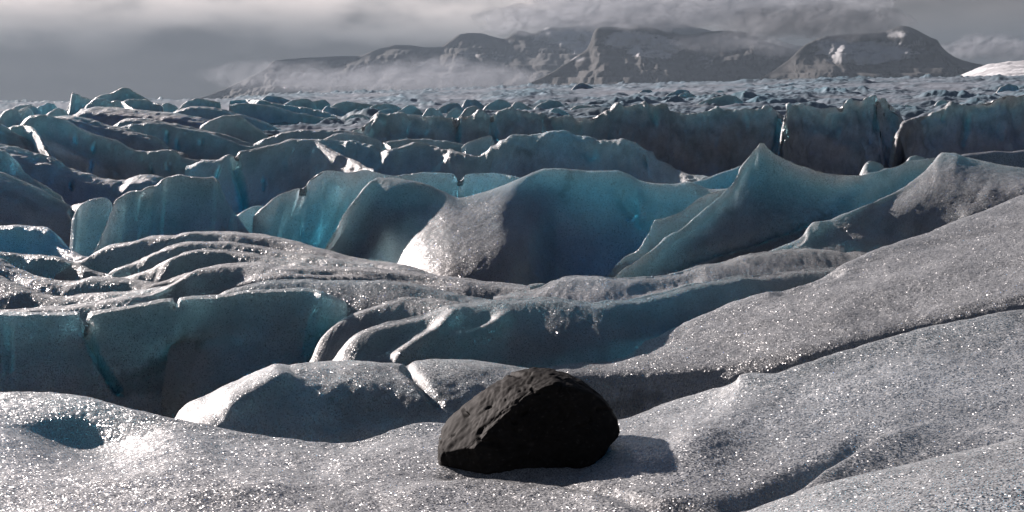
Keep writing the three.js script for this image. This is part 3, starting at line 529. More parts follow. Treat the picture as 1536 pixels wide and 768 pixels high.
body('ice_fin', {
  step: 1.8, rows: [M2, lift(M2, 10, (x) => -0.18 - 0.36 * smooth(1290, 1460, x)),
    [[1085, 415, 18.7], [1152, 392, 18.9], [1213, 365, 19.25], [1242, 352, 19.45], [1290, 340, 19.6], [1340, 325, 20.0], [1399, 296, 20.55], [1430, 286, 20.7], [1490, 284, 20.7], [1536, 282, 20.5], [1700, 300, 20.4]],
    [[1085, 450, 18.4], [1152, 425, 18.6], [1213, 400, 18.8], [1290, 385, 19.0], [1340, 372, 19.3], [1399, 345, 19.8], [1490, 335, 19.9], [1700, 370, 20.1]],
    [[1085, 500, 18.2], [1213, 460, 18.5], [1340, 430, 18.9], [1490, 400, 19.2], [1700, 430, 19.2]]],
  back: [[0, -0.1, -0.15], [0, -0.8, -0.5], [0, -1.8, -1.1]], foot: [[0, -0.8, 0.1]],
  strokes: [{ pts: [[1290, 330], [1330, 336], [1370, 348], [1390, 358]], w: 9, wb: 14, h: -0.10, ends: 0.15 }, { pts: [[1470, 290], [1500, 310], [1440, 335]], w: 20, h: 0.07, ends: 0.1 }],
  rough: [[1.0, 0.03], [0.3, 0.014], [0.13, 0.009], [0.06, 0.004]], dirt: 0.07, blue: 0.1,
  stains: [{ pts: [[1262, 340], [1268, 346]], w: 4, k: 0.6 }],
}, ICE.clear, 'pale ice fin sweeping up to a blunt tip above a teal hollow', fin, 'ice fin');
ridge('ice_fin', [[1420, 240, 27], [1450, 232, 27.2], [1475, 229, 27.3], [1495, 227.5, 27.4], [1515, 228, 27.5], [1536, 225.5, 27.6], [1620, 222, 28], [1700, 225, 28]], 1.6, 1.5, { step: 2, dirt: 0.05 }, ICE.crust, 'smooth ice crest peeping over the pale fin\'s shoulder', fin, 'ice fin');
ridge('ice_fin', [[1035, 275, 27], [1055, 270, 27.2], [1075, 262, 27.3], [1095, 255, 27.4], [1120, 248, 27.5], [1180, 250, 27.5]], 1.2, 0.8, { step: 2, dirt: 0.05, blue: 0.3 }, ICE.clear, 'low blue ice hump behind the horned fin', fin, 'ice fin');

// ---------------------------------------------------------------- left flank
const lf = 'diagonal ice ridges at left';
const farRough = [[2.2, 0.16], [0.7, 0.07], [0.25, 0.035], [0.11, 0.014], [0.8, 0.07, 'flutes']];
ridge('ice_slab', [[128, 400, 23.2], [140, 378, 23.4], [155, 345, 23.6], [166, 318, 23.8], [172, 302, 23.9], [182, 294, 24], [196, 289, 24.1], [211, 288, 24.1], [219, 283, 24.2], [234, 279, 24.3], [243, 271, 24.3], [254, 265.5, 24.4], [268, 263, 24.4], [280, 265.5, 24.4], [305, 266.5, 24.4], [320, 265, 24.4], [327, 272, 24.3], [335, 290, 24.2], [345, 307, 24.1], [357, 324, 23.9], [368, 340, 23.8], [380, 360, 23.5], [395, 385, 23.3]], 1.6, 0.9,
  { step: 1.8, sharp: 0.7, backW: 2.0, dirt: 0.2, blue: 0.06, rough: [[1.2, 0.07], [0.35, 0.03], [0.1, 0.01]], strokes: [{ pts: [[214, 288], [212, 310], [205, 335]], w: 5, h: -0.08 }, { pts: [[268, 300], [266, 350]], w: 8, h: -0.06 }] },
  ICE.fold, 'grey flat-topped ice slab with steep sloping sides', lf, 'ice slab');
ridge('ice_slab', [[108, 330, 25], [116, 313, 25], [124, 305, 25.1], [140, 298.5, 25.2], [152, 297, 25.2], [162, 299, 25.2], [167, 305, 25.2], [172, 330, 25]], 1.3, 0.6, { step: 1.8, sharp: 0.8, backW: 0.8, dirt: 0.08, blue: 0.35 }, ICE.fold, 'small teal block leaning on the grey slab', lf, 'ice slab');
ridge('ice_ridge', [[-120, 228, 30.5], [-40, 250, 30], [0, 260, 29.6], [15, 266, 29.4], [40, 277, 29], [62, 287, 28.6], [85, 299, 28.2], [105, 308, 27.9], [120, 306, 27.9], [135, 302, 28], [160, 312, 27.8]], 1.5, 0.9,
  { step: 2, sharp: 0.3, backW: 2.2, cap: 0.9, even: 0.12, dirt: 0.12, rough: [[1.5, 0.09], [0.5, 0.04], [0.15, 0.015]], strokes: [{ pts: [[107, 312], [112, 335], [120, 355], [127, 385]], w: 4, h: -0.35, ends: 0.03 }] }, ICE.fold, 'shiny-topped dark ice ridge with a crack, beside the teal block', lf);
ridge('ice_ridge', [[-120, 205, 34.5], [-30, 222, 34], [0, 228, 33.8], [10, 233, 33.6], [20, 243, 33.3], [28, 255, 33], [45, 268, 32.6], [65, 282, 32.2], [90, 295, 31.8]], 1.4, 1.0, { step: 2, sharp: 0.4, backW: 2, cap: 0.3, even: 0.12, dirt: 0.12, rough: farRough }, ICE.fold, 'short ice ridge ending in a curved drop', lf);
ridge('ice_ridge', [[-120, 190, 39], [-30, 212, 38.4], [0, 217.5, 38.2], [30, 221, 38], [60, 229, 37.7], [85, 237, 37.4], [100, 249, 37], [118, 257, 36.7], [140, 265, 36.4], [165, 270, 36.2], [185, 271, 36.2], [198, 267.5, 36.3], [213, 263, 36.5], [228, 263.5, 36.5], [245, 268, 36.4], [265, 275, 36.2], [300, 285, 36]], 1.7, 1.1, { step: 2, sharp: 0.3, backW: 2.6, cap: 0.9, even: 0.12, dirt: 0.12, rough: farRough, strokes: [{ pts: [[107, 268], [108, 282]], w: 2.2, h: -0.22, ends: 0 }] }, ICE.fold, 'glossy ice ridge that sinks behind the grey slab', lf);
ridge('ice_ridge', [[-80, 172, 47], [-20, 182, 46], [0, 190, 45.5], [15, 200, 45], [40, 212, 44.4], [55, 222, 44], [70, 235, 43.6]], 2.0, 1.6, { step: 2, sharp: 0.3, backW: 2.4, cap: 0.5, even: 0.12, dirt: 0.14, rough: farRough }, ICE.far, 'steep little ice ridge above the curved drop', lf);
ridge('ice_ridge', [[0, 196, 48], [20, 190, 48], [35, 189, 48], [50, 196, 47.6], [60, 205, 47], [66, 220, 46.6], [75, 235, 46]], 1.8, 1.2, { step: 2, backW: 1.5, dirt: 0.16, rough: farRough }, ICE.fold, 'rounded ice knob beside the long diagonal ridge', lf);
ridge('ice_ridge', [[28, 192, 52], [36, 180, 52], [48, 173.5, 52], [62, 172.5, 51.8], [80, 176, 51.4], [100, 182, 50.8], [120, 192, 50], [150, 202, 49], [175, 212, 48.2], [188, 220, 47.6], [210, 227, 47], [230, 226, 46.9], [250, 224, 47], [264, 227, 46.8], [276, 235, 46.4], [292, 240, 46], [320, 241, 45.8], [345, 250, 45.4]], 3.0, 2.2,
  { step: 1.8, sharp: 0.4, backW: 3.4, even: 0.12, dirt: 0.14, rough: farRough, strokes: [{ pts: [[113, 205], [115, 216]], w: 2.2, h: -0.22, ends: 0 }, { pts: [[142, 215], [139, 228]], w: 2.2, h: -0.22, ends: 0 }, { pts: [[225, 250], [228, 262]], w: 2.2, h: -0.22, ends: 0 }, { pts: [[250, 246], [254, 258]], w: 2.2, h: -0.22, ends: 0 }, { pts: [[60, 205], [100, 225], [140, 250], [185, 265]], w: 6, h: 0.25 }, { pts: [[139, 245], [137, 260]], w: 2.2, h: -0.22, ends: 0 }] }, ICE.far, 'long diagonal ice ridge with small dark gashes on its flank', lf);
ridge('ice_ridge', [[80, 176, 57], [100, 174, 57], [130, 177, 56.5], [155, 184, 56], [185, 192, 55], [215, 201, 54], [240, 213, 53], [258, 224, 52.2], [280, 232, 52]], 2.2, 1.4, { step: 2, sharp: 0.3, backW: 3, cap: 1.0, even: 0.12, dirt: 0.12, rough: farRough }, ICE.fold, 'sunlit ice ridge just behind the gashed diagonal one', lf);
ridge('ice_ridge', [[170, 196, 60], [188, 188, 60], [205, 185, 60], [222, 184, 60], [250, 187, 59.4], [275, 192, 58.6], [300, 198, 57.8], [330, 206, 57], [360, 216, 56], [385, 221, 55.6], [410, 228, 55]], 2.6, 1.8, { step: 2, even: 0.1, sharp: 0.3, backW: 3.4, even: 0.12, dirt: 0.14, blue: 0.1, rough: farRough, strokes: [{ pts: [[251, 198], [252, 214]], w: 2.2, h: -0.22, ends: 0 }, { pts: [[266, 210], [267, 222]], w: 2.2, h: -0.22, ends: 0 }, { pts: [[300, 207], [303, 216]], w: 2.2, h: -0.22, ends: 0 }] }, ICE.far, 'bulging ice ridge with two dark slots', lf);
ridge('ice_ridge', [[175, 186, 66], [188, 179, 66], [205, 176.5, 66], [225, 178, 65.6], [250, 184, 65], [290, 192, 64], [330, 201, 63], [370, 213, 62], [400, 222, 61.5]], 2.0, 1.6, { step: 2, sharp: 0.3, backW: 3, cap: 0.8, even: 0.12, dirt: 0.1, rough: farRough }, ICE.fold, 'narrow pale ice crest trailing down to the saddle', lf);
ridge('ice_ridge', [[120, 166, 74], [140, 161, 74], [170, 162, 74], [205, 165, 73], [240, 169, 72.4], [270, 170, 72], [300, 176, 71], [330, 186, 70], [350, 196, 69], [365, 208, 68]], 2.6, 2.0, { step: 2, sharp: 0.3, backW: 5, cap: 1.6, even: 0.12, dirt: 0.12, blue: 0.05, rough: farRough }, ICE.fold, 'wide ice ridge with a dazzling upper slope', lf);
ridge('ice_ridge', [[300, 190, 70], [315, 181, 70], [330, 176, 70], [345, 174.5, 70], [358, 175.5, 69.8], [372, 182, 69.4], [388, 193, 69], [405, 207, 68.4], [420, 218, 68]], 2.6, 1.6, { step: 2, even: 0.1, sharp: 0.4, backW: 2.4, dirt: 0.14, rough: farRough }, ICE.far, 'humped ice ridge with a steep right shoulder', lf);
ridge('ice_ridge', [[255, 172, 86], [272, 165, 86], [290, 161, 86], [320, 162.5, 85], [345, 167, 84], [375, 176, 83], [410, 188, 81], [440, 200, 80], [460, 209, 79]], 2.8, 1.8, { step: 2, cap: 0.5, even: 0.1, sharp: 0.3, backW: 3.4, dirt: 0.12, rough: farRough }, ICE.far, 'grey ice ridge sloping evenly to the low saddle', lf);
ridge('ice_ridge', [[345, 158, 96], [370, 155, 96], [395, 157, 95.4], [430, 165, 94], [460, 172, 93], [480, 177, 92], [500, 177, 92], [515, 182, 91.5], [525, 195, 91]], 2.8, 1.8, { step: 2, even: 0.1, sharp: 0.3, backW: 3.4, dirt: 0.14, rough: farRough }, ICE.far, 'ridge with a rounded snout, farther up the left flank', lf);
ridge('ice_ridge', [[345, 150, 112], [365, 149, 112], [385, 150, 111], [415, 155, 110], [450, 160, 109], [480, 166, 108], [505, 173, 107]], 2.2, 1.4, { step: 2, sharp: 0.6, backW: 3, dirt: 0.04, blue: 0.45, rough: farRough }, ICE.clear, 'slender blue-green ice ridge, last of the left flank', lf);

ridge('ice_ridge', [[380, 216, 62], [400, 207, 62], [425, 200, 62], [460, 196, 62], [500, 195, 62], [530, 198, 62], [560, 206, 62]], 2.0, 1.4, { step: 2, sharp: 0.3, backW: 3, dirt: 0.14, rough: farRough }, ICE.far, 'low ice sill closing the saddle by the sunlit ramp', lf);
// peaks on the left skyline
const pk = 'ice peaks on the left skyline';
ridge('ice_peak', [[101, 162, 105], [106, 152, 105], [107.5, 141, 105], [110, 138.5, 105], [114, 140, 105], [122, 145, 105], [132, 148, 105], [142, 152, 105], [150, 162, 105]], 1.6, 0.9, { step: 1.3, sharp: 0.9, backW: 1, dirt: 0.15, rough: farRough }, ICE.far, 'pointed ice tooth on the left skyline', pk, 'ice peak');
ridge('ice_peak', [[136, 152, 118], [145, 146.5, 118], [155, 142, 118], [168, 140, 118], [176, 135.5, 118], [185, 132.5, 118], [191, 132.5, 118], [200, 137, 118], [212, 143, 118], [222, 149, 118], [232, 158, 118]], 2.0, 1.4, { step: 1.3, sharp: 0.6, backW: 1.4, dirt: 0.2, blue: 0.1, rough: farRough }, ICE.far, 'rounded dark ice peak, highest on the left skyline', pk, 'ice peak');
ridge('ice_peak', [[126, 164, 96], [132, 156, 96], [140, 150, 96], [150, 148, 96], [160, 150.5, 96], [172, 157, 96], [185, 165, 96]], 1.4, 1.0, { step: 1.3, sharp: 0.5, backW: 1.2, dirt: 0.15, rough: farRough }, ICE.far, 'brownish ice hump in front of the two skyline peaks', pk, 'ice peak');
ridge('ice_peak', [[162, 158, 100], [170, 152, 100], [180, 151, 100], [190, 157, 99], [202, 165, 98]], 1.3, 1.0, { step: 1.3, backW: 1.2, dirt: 0.12, rough: farRough }, ICE.far, 'small leaning ice hump between brown and broad humps', pk, 'ice peak');
ridge('ice_peak', [[180, 156, 104], [188, 150, 104], [197, 148, 104], [215, 149, 104], [230, 153, 103.6], [243, 160, 103]], 1.4, 1.1, { step: 1.3, backW: 1.4, dirt: 0.1, blue: 0.1, rough: farRough }, ICE.far, 'broad low ice hump under the highest skyline peak', pk, 'ice peak');
ridge('ice_peak', [[272, 158, 140], [282, 151, 140], [298, 147, 140], [312, 149, 140], [330, 153, 140]], 1.6, 1.2, { step: 1.3, backW: 1.4, dirt: 0.15, blue: 0.1, rough: farRough }, ICE.far, 'lone dark ice hump on the flat skyline', pk, 'ice peak');

// ---------------------------------------------------------------- middle ridge and great wall
ridge('ice_ridge', [[280, 252, 46], [305, 243, 46], [320, 240.5, 46], [345, 232, 46.2], [365, 226.5, 46.4], [390, 220.5, 46.6], [415, 214, 46.8], [445, 209.5, 47], [466, 211, 47], [485, 218, 46.6], [500, 224, 46.2], [530, 238, 45.4], [560, 252, 44.5]], 3.0, 2.4,
  { step: 1.8, sharp: 0.4, backW: 2.4, dirt: 0.14, blue: 0.12, rough: [[2.4, 0.22], [0.8, 0.09], [0.25, 0.03]], strokes: [{ pts: [[352, 232], [357, 255], [364, 285], [368, 318]], w: 5, h: -0.7, ends: 0.05 }, { pts: [[330, 250], [323, 268]], w: 2.2, h: -0.22, ends: 0 }, { pts: [[396, 265], [397, 285]], w: 2.2, h: -0.22, ends: 0 }] },
  ICE.far, 'round-backed ice ridge split by one tall blue-black crevasse', 'middle ice ridges');
ridge('ice_ridge', [[440, 220, 50], [466, 213, 50], [485, 208.5, 50], [501, 207, 50], [529, 209, 49.8], [556, 215, 49.4], [572, 220, 49], [589, 222, 48.8], [605, 216, 49], [624, 211.5, 49], [644, 213, 49], [666, 220, 48.6], [691, 227, 48.2], [706, 229.5, 48], [719, 229, 48], [730, 225, 48], [739, 220, 48], [751, 210.5, 48], [768, 205, 48], [793, 207, 48], [813, 204, 48], [832, 203, 48], [850, 203, 48], [866, 206, 48], [883, 207, 48], [900, 212, 47.8], [930, 212, 47.6], [953, 215, 47.4], [968, 222, 47.2], [993, 240, 46.6], [1018, 257, 46], [1033, 265, 45.6], [1053, 269, 45.4], [1080, 275, 45]], 3.0, 2.2,
  { step: 1.8, sharp: 0.4, backW: 2.6, dirt: 0.16, blue: 0.12, rough: [[2.6, 0.28], [0.9, 0.13, 'ridged'], [0.3, 0.05]], stains: [{ pts: [[775, 225], [800, 230]], w: 7, k: 0.7 }], strokes: [{ pts: [[880, 225], [890, 238]], w: 8, h: -0.25, ends: 0 }, { pts: [[966, 235], [970, 250]], w: 2.2, h: -0.22, ends: 0 }, { pts: [[690, 235], [660, 270]], w: 14, h: 0.2 }] },
  ICE.far, 'wavy-crested dark ice ridge running before the great wall', 'middle ice ridges');
ridge('ice_ridge', [[470, 214, 56], [490, 206, 56], [510, 200.5, 56], [530, 200, 56], [550, 204, 56], [570, 210, 56], [585, 218, 55]], 1.6, 1.2, { step: 2, backW: 1.8, dirt: 0.1, rough: farRough }, ICE.far, 'pale ice swell just behind the wavy-crested ridge', 'middle ice ridges');
ridge('ice_ridge', [[560, 218, 57], [585, 211, 57], [610, 209, 57], [640, 208.5, 57], [660, 212, 57], [700, 215, 57], [740, 222, 56]], 1.4, 1.2, { step: 2, backW: 1.6, dirt: 0.25, rough: farRough }, ICE.far, 'grit-strewn ice shelf behind the wavy-crested ridge', 'middle ice ridges');
ridge('ice_block', [[692, 222, 53], [700, 215, 53], [718, 208, 53], [730, 204, 53], [736, 203, 53], [740, 210, 53], [743, 222, 53]], 0.6, 0.5, { step: 1.2, sharp: 1, backW: 0.7, dirt: 0.08, rough: [[0.6, 0.05]] }, ICE.far, 'lone tilted ice block stranded in the dip of the wavy ridge', null, 'ice block');

const wl = 'segments of the great ice wall', wallRough = [[4.2, 0.5], [1.5, 0.28, 'ridged'], [0.6, 0.17], [0.25, 0.09], [1.4, 0.3, 'flutes']];
const wall = (crest, label, o = {}) => ridge('ice_cliff', crest, 3.4, 1.4, { step: 1.6, sharp: 0.9, backW: 3.5, dirt: 0.24, dirtScale: 0.9, blue: 0.08, rough: wallRough, ...o }, ICE.far, label, wl, 'ice cliff');
wall([[495, 215, 66], [515, 204, 66.5], [524, 200, 67], [539, 192, 67.5], [559, 180, 68], [575, 174, 68], [591, 172, 68], [609, 170, 68], [634, 172, 68], [660, 174, 68], [679, 174.5, 68], [682, 180, 67.8], [686, 174, 68], [709, 171, 68], [725, 169, 68], [735, 175, 67.8], [742, 170, 68], [760, 167, 68], [778, 166, 68], [788, 170, 68], [795, 174, 68], [816, 176, 68], [822, 184, 67.6], [828, 195, 67.4]], 'ice cliff with a sunlit ramp at one end', { strokes: [{ pts: [[684, 178], [686, 215]], w: 4, h: -0.3 }, { pts: [[738, 174], [744, 210]], w: 4, h: -0.3 }, { pts: [[575, 176], [555, 195], [545, 205]], w: 5, h: 0.3 }] });
wall([[816, 192, 68], [824, 180, 68.3], [833, 175.5, 68.5], [855, 175, 68.6], [872, 176, 68.6], [885, 175, 68.8], [900, 168, 69], [918, 161, 69], [930, 159.5, 69], [948, 159, 69], [960, 156, 69], [975, 155, 69], [990, 155.5, 69], [1000, 157, 69], [1004, 166, 69], [1045, 167, 69], [1080, 164, 69], [1118, 162, 69], [1140, 163, 69], [1156, 158, 69], [1168, 165, 69], [1177, 174, 68.8], [1186, 195, 68.4]], 'darkest and longest ice cliff, a blue notch in its rim', { dirt: 0.32, strokes: [{ pts: [[978, 160], [982, 182]], w: 6, h: -0.4 }, { pts: [[1175, 175], [1170, 210], [1160, 240]], w: 8, h: -0.3 }] });
wall([[1176, 192, 66.5], [1179, 170, 67], [1183, 157, 67.2], [1190, 154.5, 67.4], [1202, 157, 67.5], [1220, 159, 67.5], [1237, 160, 67.5], [1257, 159, 67.5], [1268, 152, 67.5], [1277, 147, 67.5], [1285, 149, 67.5], [1292, 149.5, 67.5], [1300, 145.5, 67.5], [1308, 144, 67.5], [1314, 146, 67.5], [1318, 152, 67.3], [1322, 148, 67.5], [1332, 151, 67.5], [1342, 157, 67.4], [1350, 168, 67.2], [1356, 182, 67], [1362, 205, 66.5]], 'bulky ice cliff with twin blocky towers on top', { dirt: 0.28, strokes: [{ pts: [[1318, 152], [1317, 180], [1315, 200]], w: 4, h: -0.4 }, { pts: [[1290, 155], [1297, 190], [1310, 220]], w: 7, h: -0.2 }, { pts: [[1230, 180], [1245, 190], [1262, 195]], w: 5, h: -0.2 }, { pts: [[1200, 200], [1240, 215], [1280, 235]], w: 14, h: 0.4 }] });
wall([[1348, 205, 65], [1354, 190, 65.4], [1360, 182, 65.6], [1375, 178, 65.8], [1395, 171, 66], [1414, 165, 66], [1432, 159.5, 66], [1452, 159, 66], [1470, 153, 66], [1490, 147, 66], [1505, 143, 66], [1516, 141.5, 66], [1526, 144, 66], [1536, 141, 66], [1600, 138, 66], [1700, 142, 66]], 'ice cliff nearest the snow slope, capped by a gritty ramp', { strokes: [{ pts: [[1415, 168], [1414, 180]], w: 2.2, h: -0.22, ends: 0 }, { pts: [[1452, 165], [1448, 195], [1440, 225]], w: 5, h: -0.3 }, { pts: [[1520, 150], [1522, 180], [1535, 210]], w: 8, h: -0.3 }] });
for (const [cx, cy, w, h, D, label] of [[1310, 245, 18, 10, 55, 'low rubble block at the foot of the twin towers'], [1375, 236, 16, 8, 56, 'small dark rubble block under the gritty ramp'], [1180, 258, 24, 9, 50, 'flat ice fragment lying in the moat']])
  ridge('ice_block', [[cx - w, cy + h, D], [cx - w * 0.7, cy + 1, D], [cx - 2, cy - h * 0.3, D], [cx + w * 0.6, cy, D], [cx + w, cy + h, D]], 0.5, 0.5, { step: 1.5, backW: 0.6, dirt: 0.4, rough: [[0.6, 0.1]] }, ICE.far, label, 'ice rubble by the great wall', 'ice block');

// ---------------------------------------------------------------- seracs beyond the wall
// [left, top, right, distance, kind of crest, label]
const seracs = [
  [385, 143, 452, 175, 'low sloping serac at the foot of the hazy mountain'], [412, 147, 478, 150, 'long blue serac behind the slender ridge'], [480, 153, 590, 130, 'wide dark serac with a low blue flank'], [478, 160, 530, 118, 'small pale serac left of the sunlit ramp'],
  [505, 171, 565, 100, 'rounded blue-grey serac before the sunlit ramp'], [540, 155, 620, 122, 'smooth teal serac behind the sunlit ramp'], [553, 163, 598, 104, 'pale cracked serac at the ramp\'s top'], [586, 158, 640, 100, 'humped teal serac on the ramp\'s rim'], [632, 162, 668, 95, 'pale knobbly serac with a bright cap'], [645, 154, 700, 112, 'dark domed serac behind the knobbly one'],
  [668, 161, 700, 92, 'small wrinkled pale serac'], [685, 160, 738, 90, 'pair-humped pale serac on the cliff rim'], [690, 148, 730, 125, 'dark peaked serac behind the pale pair'], [722, 149, 775, 120, 'broad teal serac behind the cliff rim'], [762, 153, 805, 108, 'blue serac with a sharp edge beside the broad one'], [796, 150, 855, 105, 'large rounded teal serac behind the notch'], [815, 162, 862, 88, 'smooth teal serac rising in the cliff\'s notch'],
  [840, 158, 920, 98, 'long flat dark serac right of the notch'], [852, 125, 905, 420, 'solitary blue ice hill on the skyline'], [918, 145, 998, 150, 'wide blue serac with a ragged top'], [900, 148, 950, 160, 'low bluish serac beside the ragged one'], [990, 134, 1045, 165, 'bright leaning serac with a teal front'], [1010, 138, 1060, 150, 'dark blocky serac by the leaning one'], [1035, 143, 1122, 120, 'big triangular teal serac behind the dark cliff'], [1080, 143, 1130, 130, 'steep dark serac beside the triangular one'], [1128, 148, 1178, 140, 'small blue serac near the cliff\'s end'],
  [1050, 136, 1110, 210, 'low distant serac above the triangular one'], [950, 134, 990, 230, 'tiny distant teal serac'], [1180, 140, 1260, 190, 'flat distant dark serac behind the bulky cliff'], [1345, 158, 1400, 90, 'teal serac in the gap between two cliffs'], [1490, 126, 1536, 160, 'blue serac at the base of the snow slope'], [1395, 150, 1440, 100, 'tilted pale serac above the gritty ramp'],
  [0, 156, 60, 120, 'long low blue serac on the left skyline'], [22, 158, 62, 110, 'dark serac lump beside the low blue one'], [50, 154, 90, 130, 'flat teal serac near the ice tooth'], [66, 162, 108, 100, 'pale serac at the ice tooth\'s foot'], [0, 164, 35, 70, 'dark rounded serac with a bright rim at the left end'], [18, 161, 52, 85, 'long pale serac strip behind the rounded one'], [230, 155, 275, 125, 'bright flat serac right of the skyline peaks'], [255, 158, 300, 115, 'slanted serac below the lone hump'], [440, 150, 500, 160, 'faint blue serac in the far ice'],
];
seracs.forEach(([a, top, b, D, label], i) => {
  const w = b - a, s = FOCAL / D, k = 0.25 + 0.5 * rnd(), e = 4 + 3 * rnd();
  const base = top + Math.min(w * 0.42, 20), pts = [];
  for (let q = 0; q <= 8; q++) { const t = q / 8, u = t < k ? t / k : (1 - t) / (1 - k); pts.push([a + w * t, mix(base, top, Math.pow(Math.sin(u * Math.PI / 2), 0.8)) + (q && q < 8 ? (rnd() - 0.5) * e * 0.35 : 0), D - 0.5 * Math.abs(t - k)]); }
  const H = (base - top) / s * 1.1 + 0.8;
  ridge('serac', pts, H, H * 0.6, { step: 1.4, sharp: 0.6, backW: H * 1.6, lean: (rnd() - 0.5) * 0.6, dirt: 0.05 + 0.14 * rnd(), blue: 0.05 + 0.25 * rnd(), rough: [[1.6, 0.16], [0.6, 0.07], [0.25, 0.03]] }, i % 3 ? ICE.serac : ICE.far, label, 'seracs beyond the great wall', 'serac');
});

// snow slope rising at the right end of the skyline
{
  const crest = [[1380, 124, 1150], [1410, 121, 1150], [1430, 118, 1150], [1450, 113, 1150], [1470, 106, 1150], [1490, 99.5, 1150], [1510, 96, 1150], [1536, 94, 1150], [1700, 84, 1150]];
  body('snow_slope', { rows: [crest, lift(crest, 14, -160), lift(crest, 34, -420)], back: [[0, -4, -60], [0, -40, -200]], foot: [[0, -20, 5]], step: 2.2, rough: [[60, 4], [16, 1.6, 'ridged'], [5, 0.5]], dirt: 0.16, dirtScale: 24, crust: [0.55, 0.56, 0.58] }, new THREE.MeshStandardMaterial({ vertexColors: true, roughness: 0.6 }), 'grey snow slope rising beside the far mountain', null, 'snow slope').userData.kind = 'structure';
}

// ---------------------------------------------------------------- mountains
function mountain(crest, foot, label, snowLine, o = {}) {
  const tr = tracks(crest), n = 560, m = 90, x0 = crest[0][0], x1 = crest[crest.length - 1][0], P = [], C = [], idx = [];
  for (let j = 0; j <= n; j++) {
    const px = mix(x0, x1, j / n), top = at(px, tr[0](px), tr[1](px)), D = tr[1](px);
    for (let r = 0; r <= m; r++) {
      const t = (r - 12) / (m - 12);                 // rows behind the crest, then down the near side
      const up = top[1] - foot, s = Math.max(0, t), back = Math.max(0, -t);
      const fall = 1 - (0.72 * Math.pow(s, 0.75) + 0.28 * s) - back * 4;
      let x = top[0], z = -D + s * up * 1.9 - back * up * 5, y = foot + up * fall;
      const g = ridged(x / 420, y / 500 , z / 900, 4) - 0.55, g2 = fbm(x / 120, y / 90, z / 200, 4), strata = fbm(x / 2500, y / 26, z / 2500, 3);
      const w = smooth(0, 0.12, s) * smooth(1, 0.7, s);
      z += (-260 * g - 90 * g2) * w; y += 38 * strata * w; x += 40 * g2 * w;
      if (s === 0 && !back) y += 4 * g2;
      P.push(x, y, z);
      const px2 = pixelOf([x, y, z]);
      let sn = 0;
      for (const [cx, cy, rx, ry, k] of snowLine) sn = Math.max(sn, k * smooth(1.25, 0.75, Math.hypot((px2[0] - cx) / rx, (px2[1] - cy) / ry) + 0.5 * g2 + 0.6 * strata - 0.35 * g));
      sn = 0.7 * smooth(0.5, 0.9, sn + 0.5 * fbm(x / 70, y / 16, z / 120, 4) - 0.25 * Math.max(0, g) * 2);
      const rock = 0.030 + 0.012 * strata + 0.010 * g2;
      C.push(mix(rock, 0.5, sn), mix(rock * 0.98, 0.51, sn), mix(rock * 0.96, 0.53, sn));
    }
  }
  for (let j = 0; j < n; j++) for (let r = 0; r < m; r++) { const a = j * (m + 1) + r, b = a + 1, c = a + m + 1, d = c + 1; idx.push(a, b, c, b, d, c); }
  const g = new THREE.BufferGeometry();
  g.setAttribute('position', new THREE.Float32BufferAttribute(P, 3)); g.setAttribute('color', new THREE.Float32BufferAttribute(C, 3)); g.setIndex(idx); g.computeVertexNormals();
  const ob = add('mountain', g, new THREE.MeshStandardMaterial({ vertexColors: true, roughness: 0.95 }));
  ob.userData = { label, category: 'mountain', kind: 'structure' };
}
mountain([[260, 160, 11500], [330, 136, 11400], [360, 122, 11300], [385, 110, 11200], [398, 103, 11200], [408, 93, 11200], [412, 91, 11200], [440, 88, 11200], [470, 86, 11200], [512, 84, 11200], [535, 84, 11200], [560, 76, 11200], [580, 70, 11200], [595, 67.5, 11200], [615, 68, 11200], [640, 71, 11200], [660, 70, 11200], [675, 61, 11200], [690, 51.5, 11200], [705, 49.5, 11200], [722, 50, 11200], [740, 55, 11200], [755, 58, 11200], [768, 51, 11200], [778, 45.5, 11200], [788, 47, 11200], [798, 50, 11200], [812, 44, 11200], [826, 40, 11200], [845, 41, 11200], [870, 38, 11200], [900, 34, 11200], [950, 30, 11200], [1000, 34, 11200], [1080, 50, 11200], [1160, 90, 11200], [1200, 130, 11200]], -110, 'hazy snow-streaked mountain range, farthest back', [[705, 82, 14, 7, 0.8], [750, 85, 30, 6, 0.6], [845, 55, 40, 16, 0.9], [870, 60, 26, 22, 0.9], [800, 75, 50, 12, 0.4]]);
mountain([[740, 145, 8600], [775, 131, 8600], [800, 122, 8600], [830, 107, 8600], [850, 94, 8600], [868, 82, 8600], [880, 74, 8600], [886, 62, 8600], [892, 46, 8600], [898, 41, 8600], [920, 40, 8600], [942, 42, 8600], [950, 40, 8600], [957, 37, 8600], [965, 39, 8600], [980, 42, 8600], [1000, 48, 8600], [1030, 52, 8600], [1060, 48, 8600], [1090, 46, 8600], [1110, 47, 8600], [1130, 54, 8600], [1160, 66, 8600], [1190, 74, 8600], [1225, 84, 8600], [1260, 91, 8600], [1300, 97, 8600], [1350, 110, 8600], [1400, 130, 8600]], -80, 'flat-topped dark mountain wrapped in cloud', [[945, 58, 40, 14, 1], [985, 72, 45, 16, 0.9], [865, 88, 14, 4, 0.8], [1030, 88, 60, 10, 0.5], [1080, 60, 40, 8, 0.6], [1045, 92, 30, 10, 0.6]]);
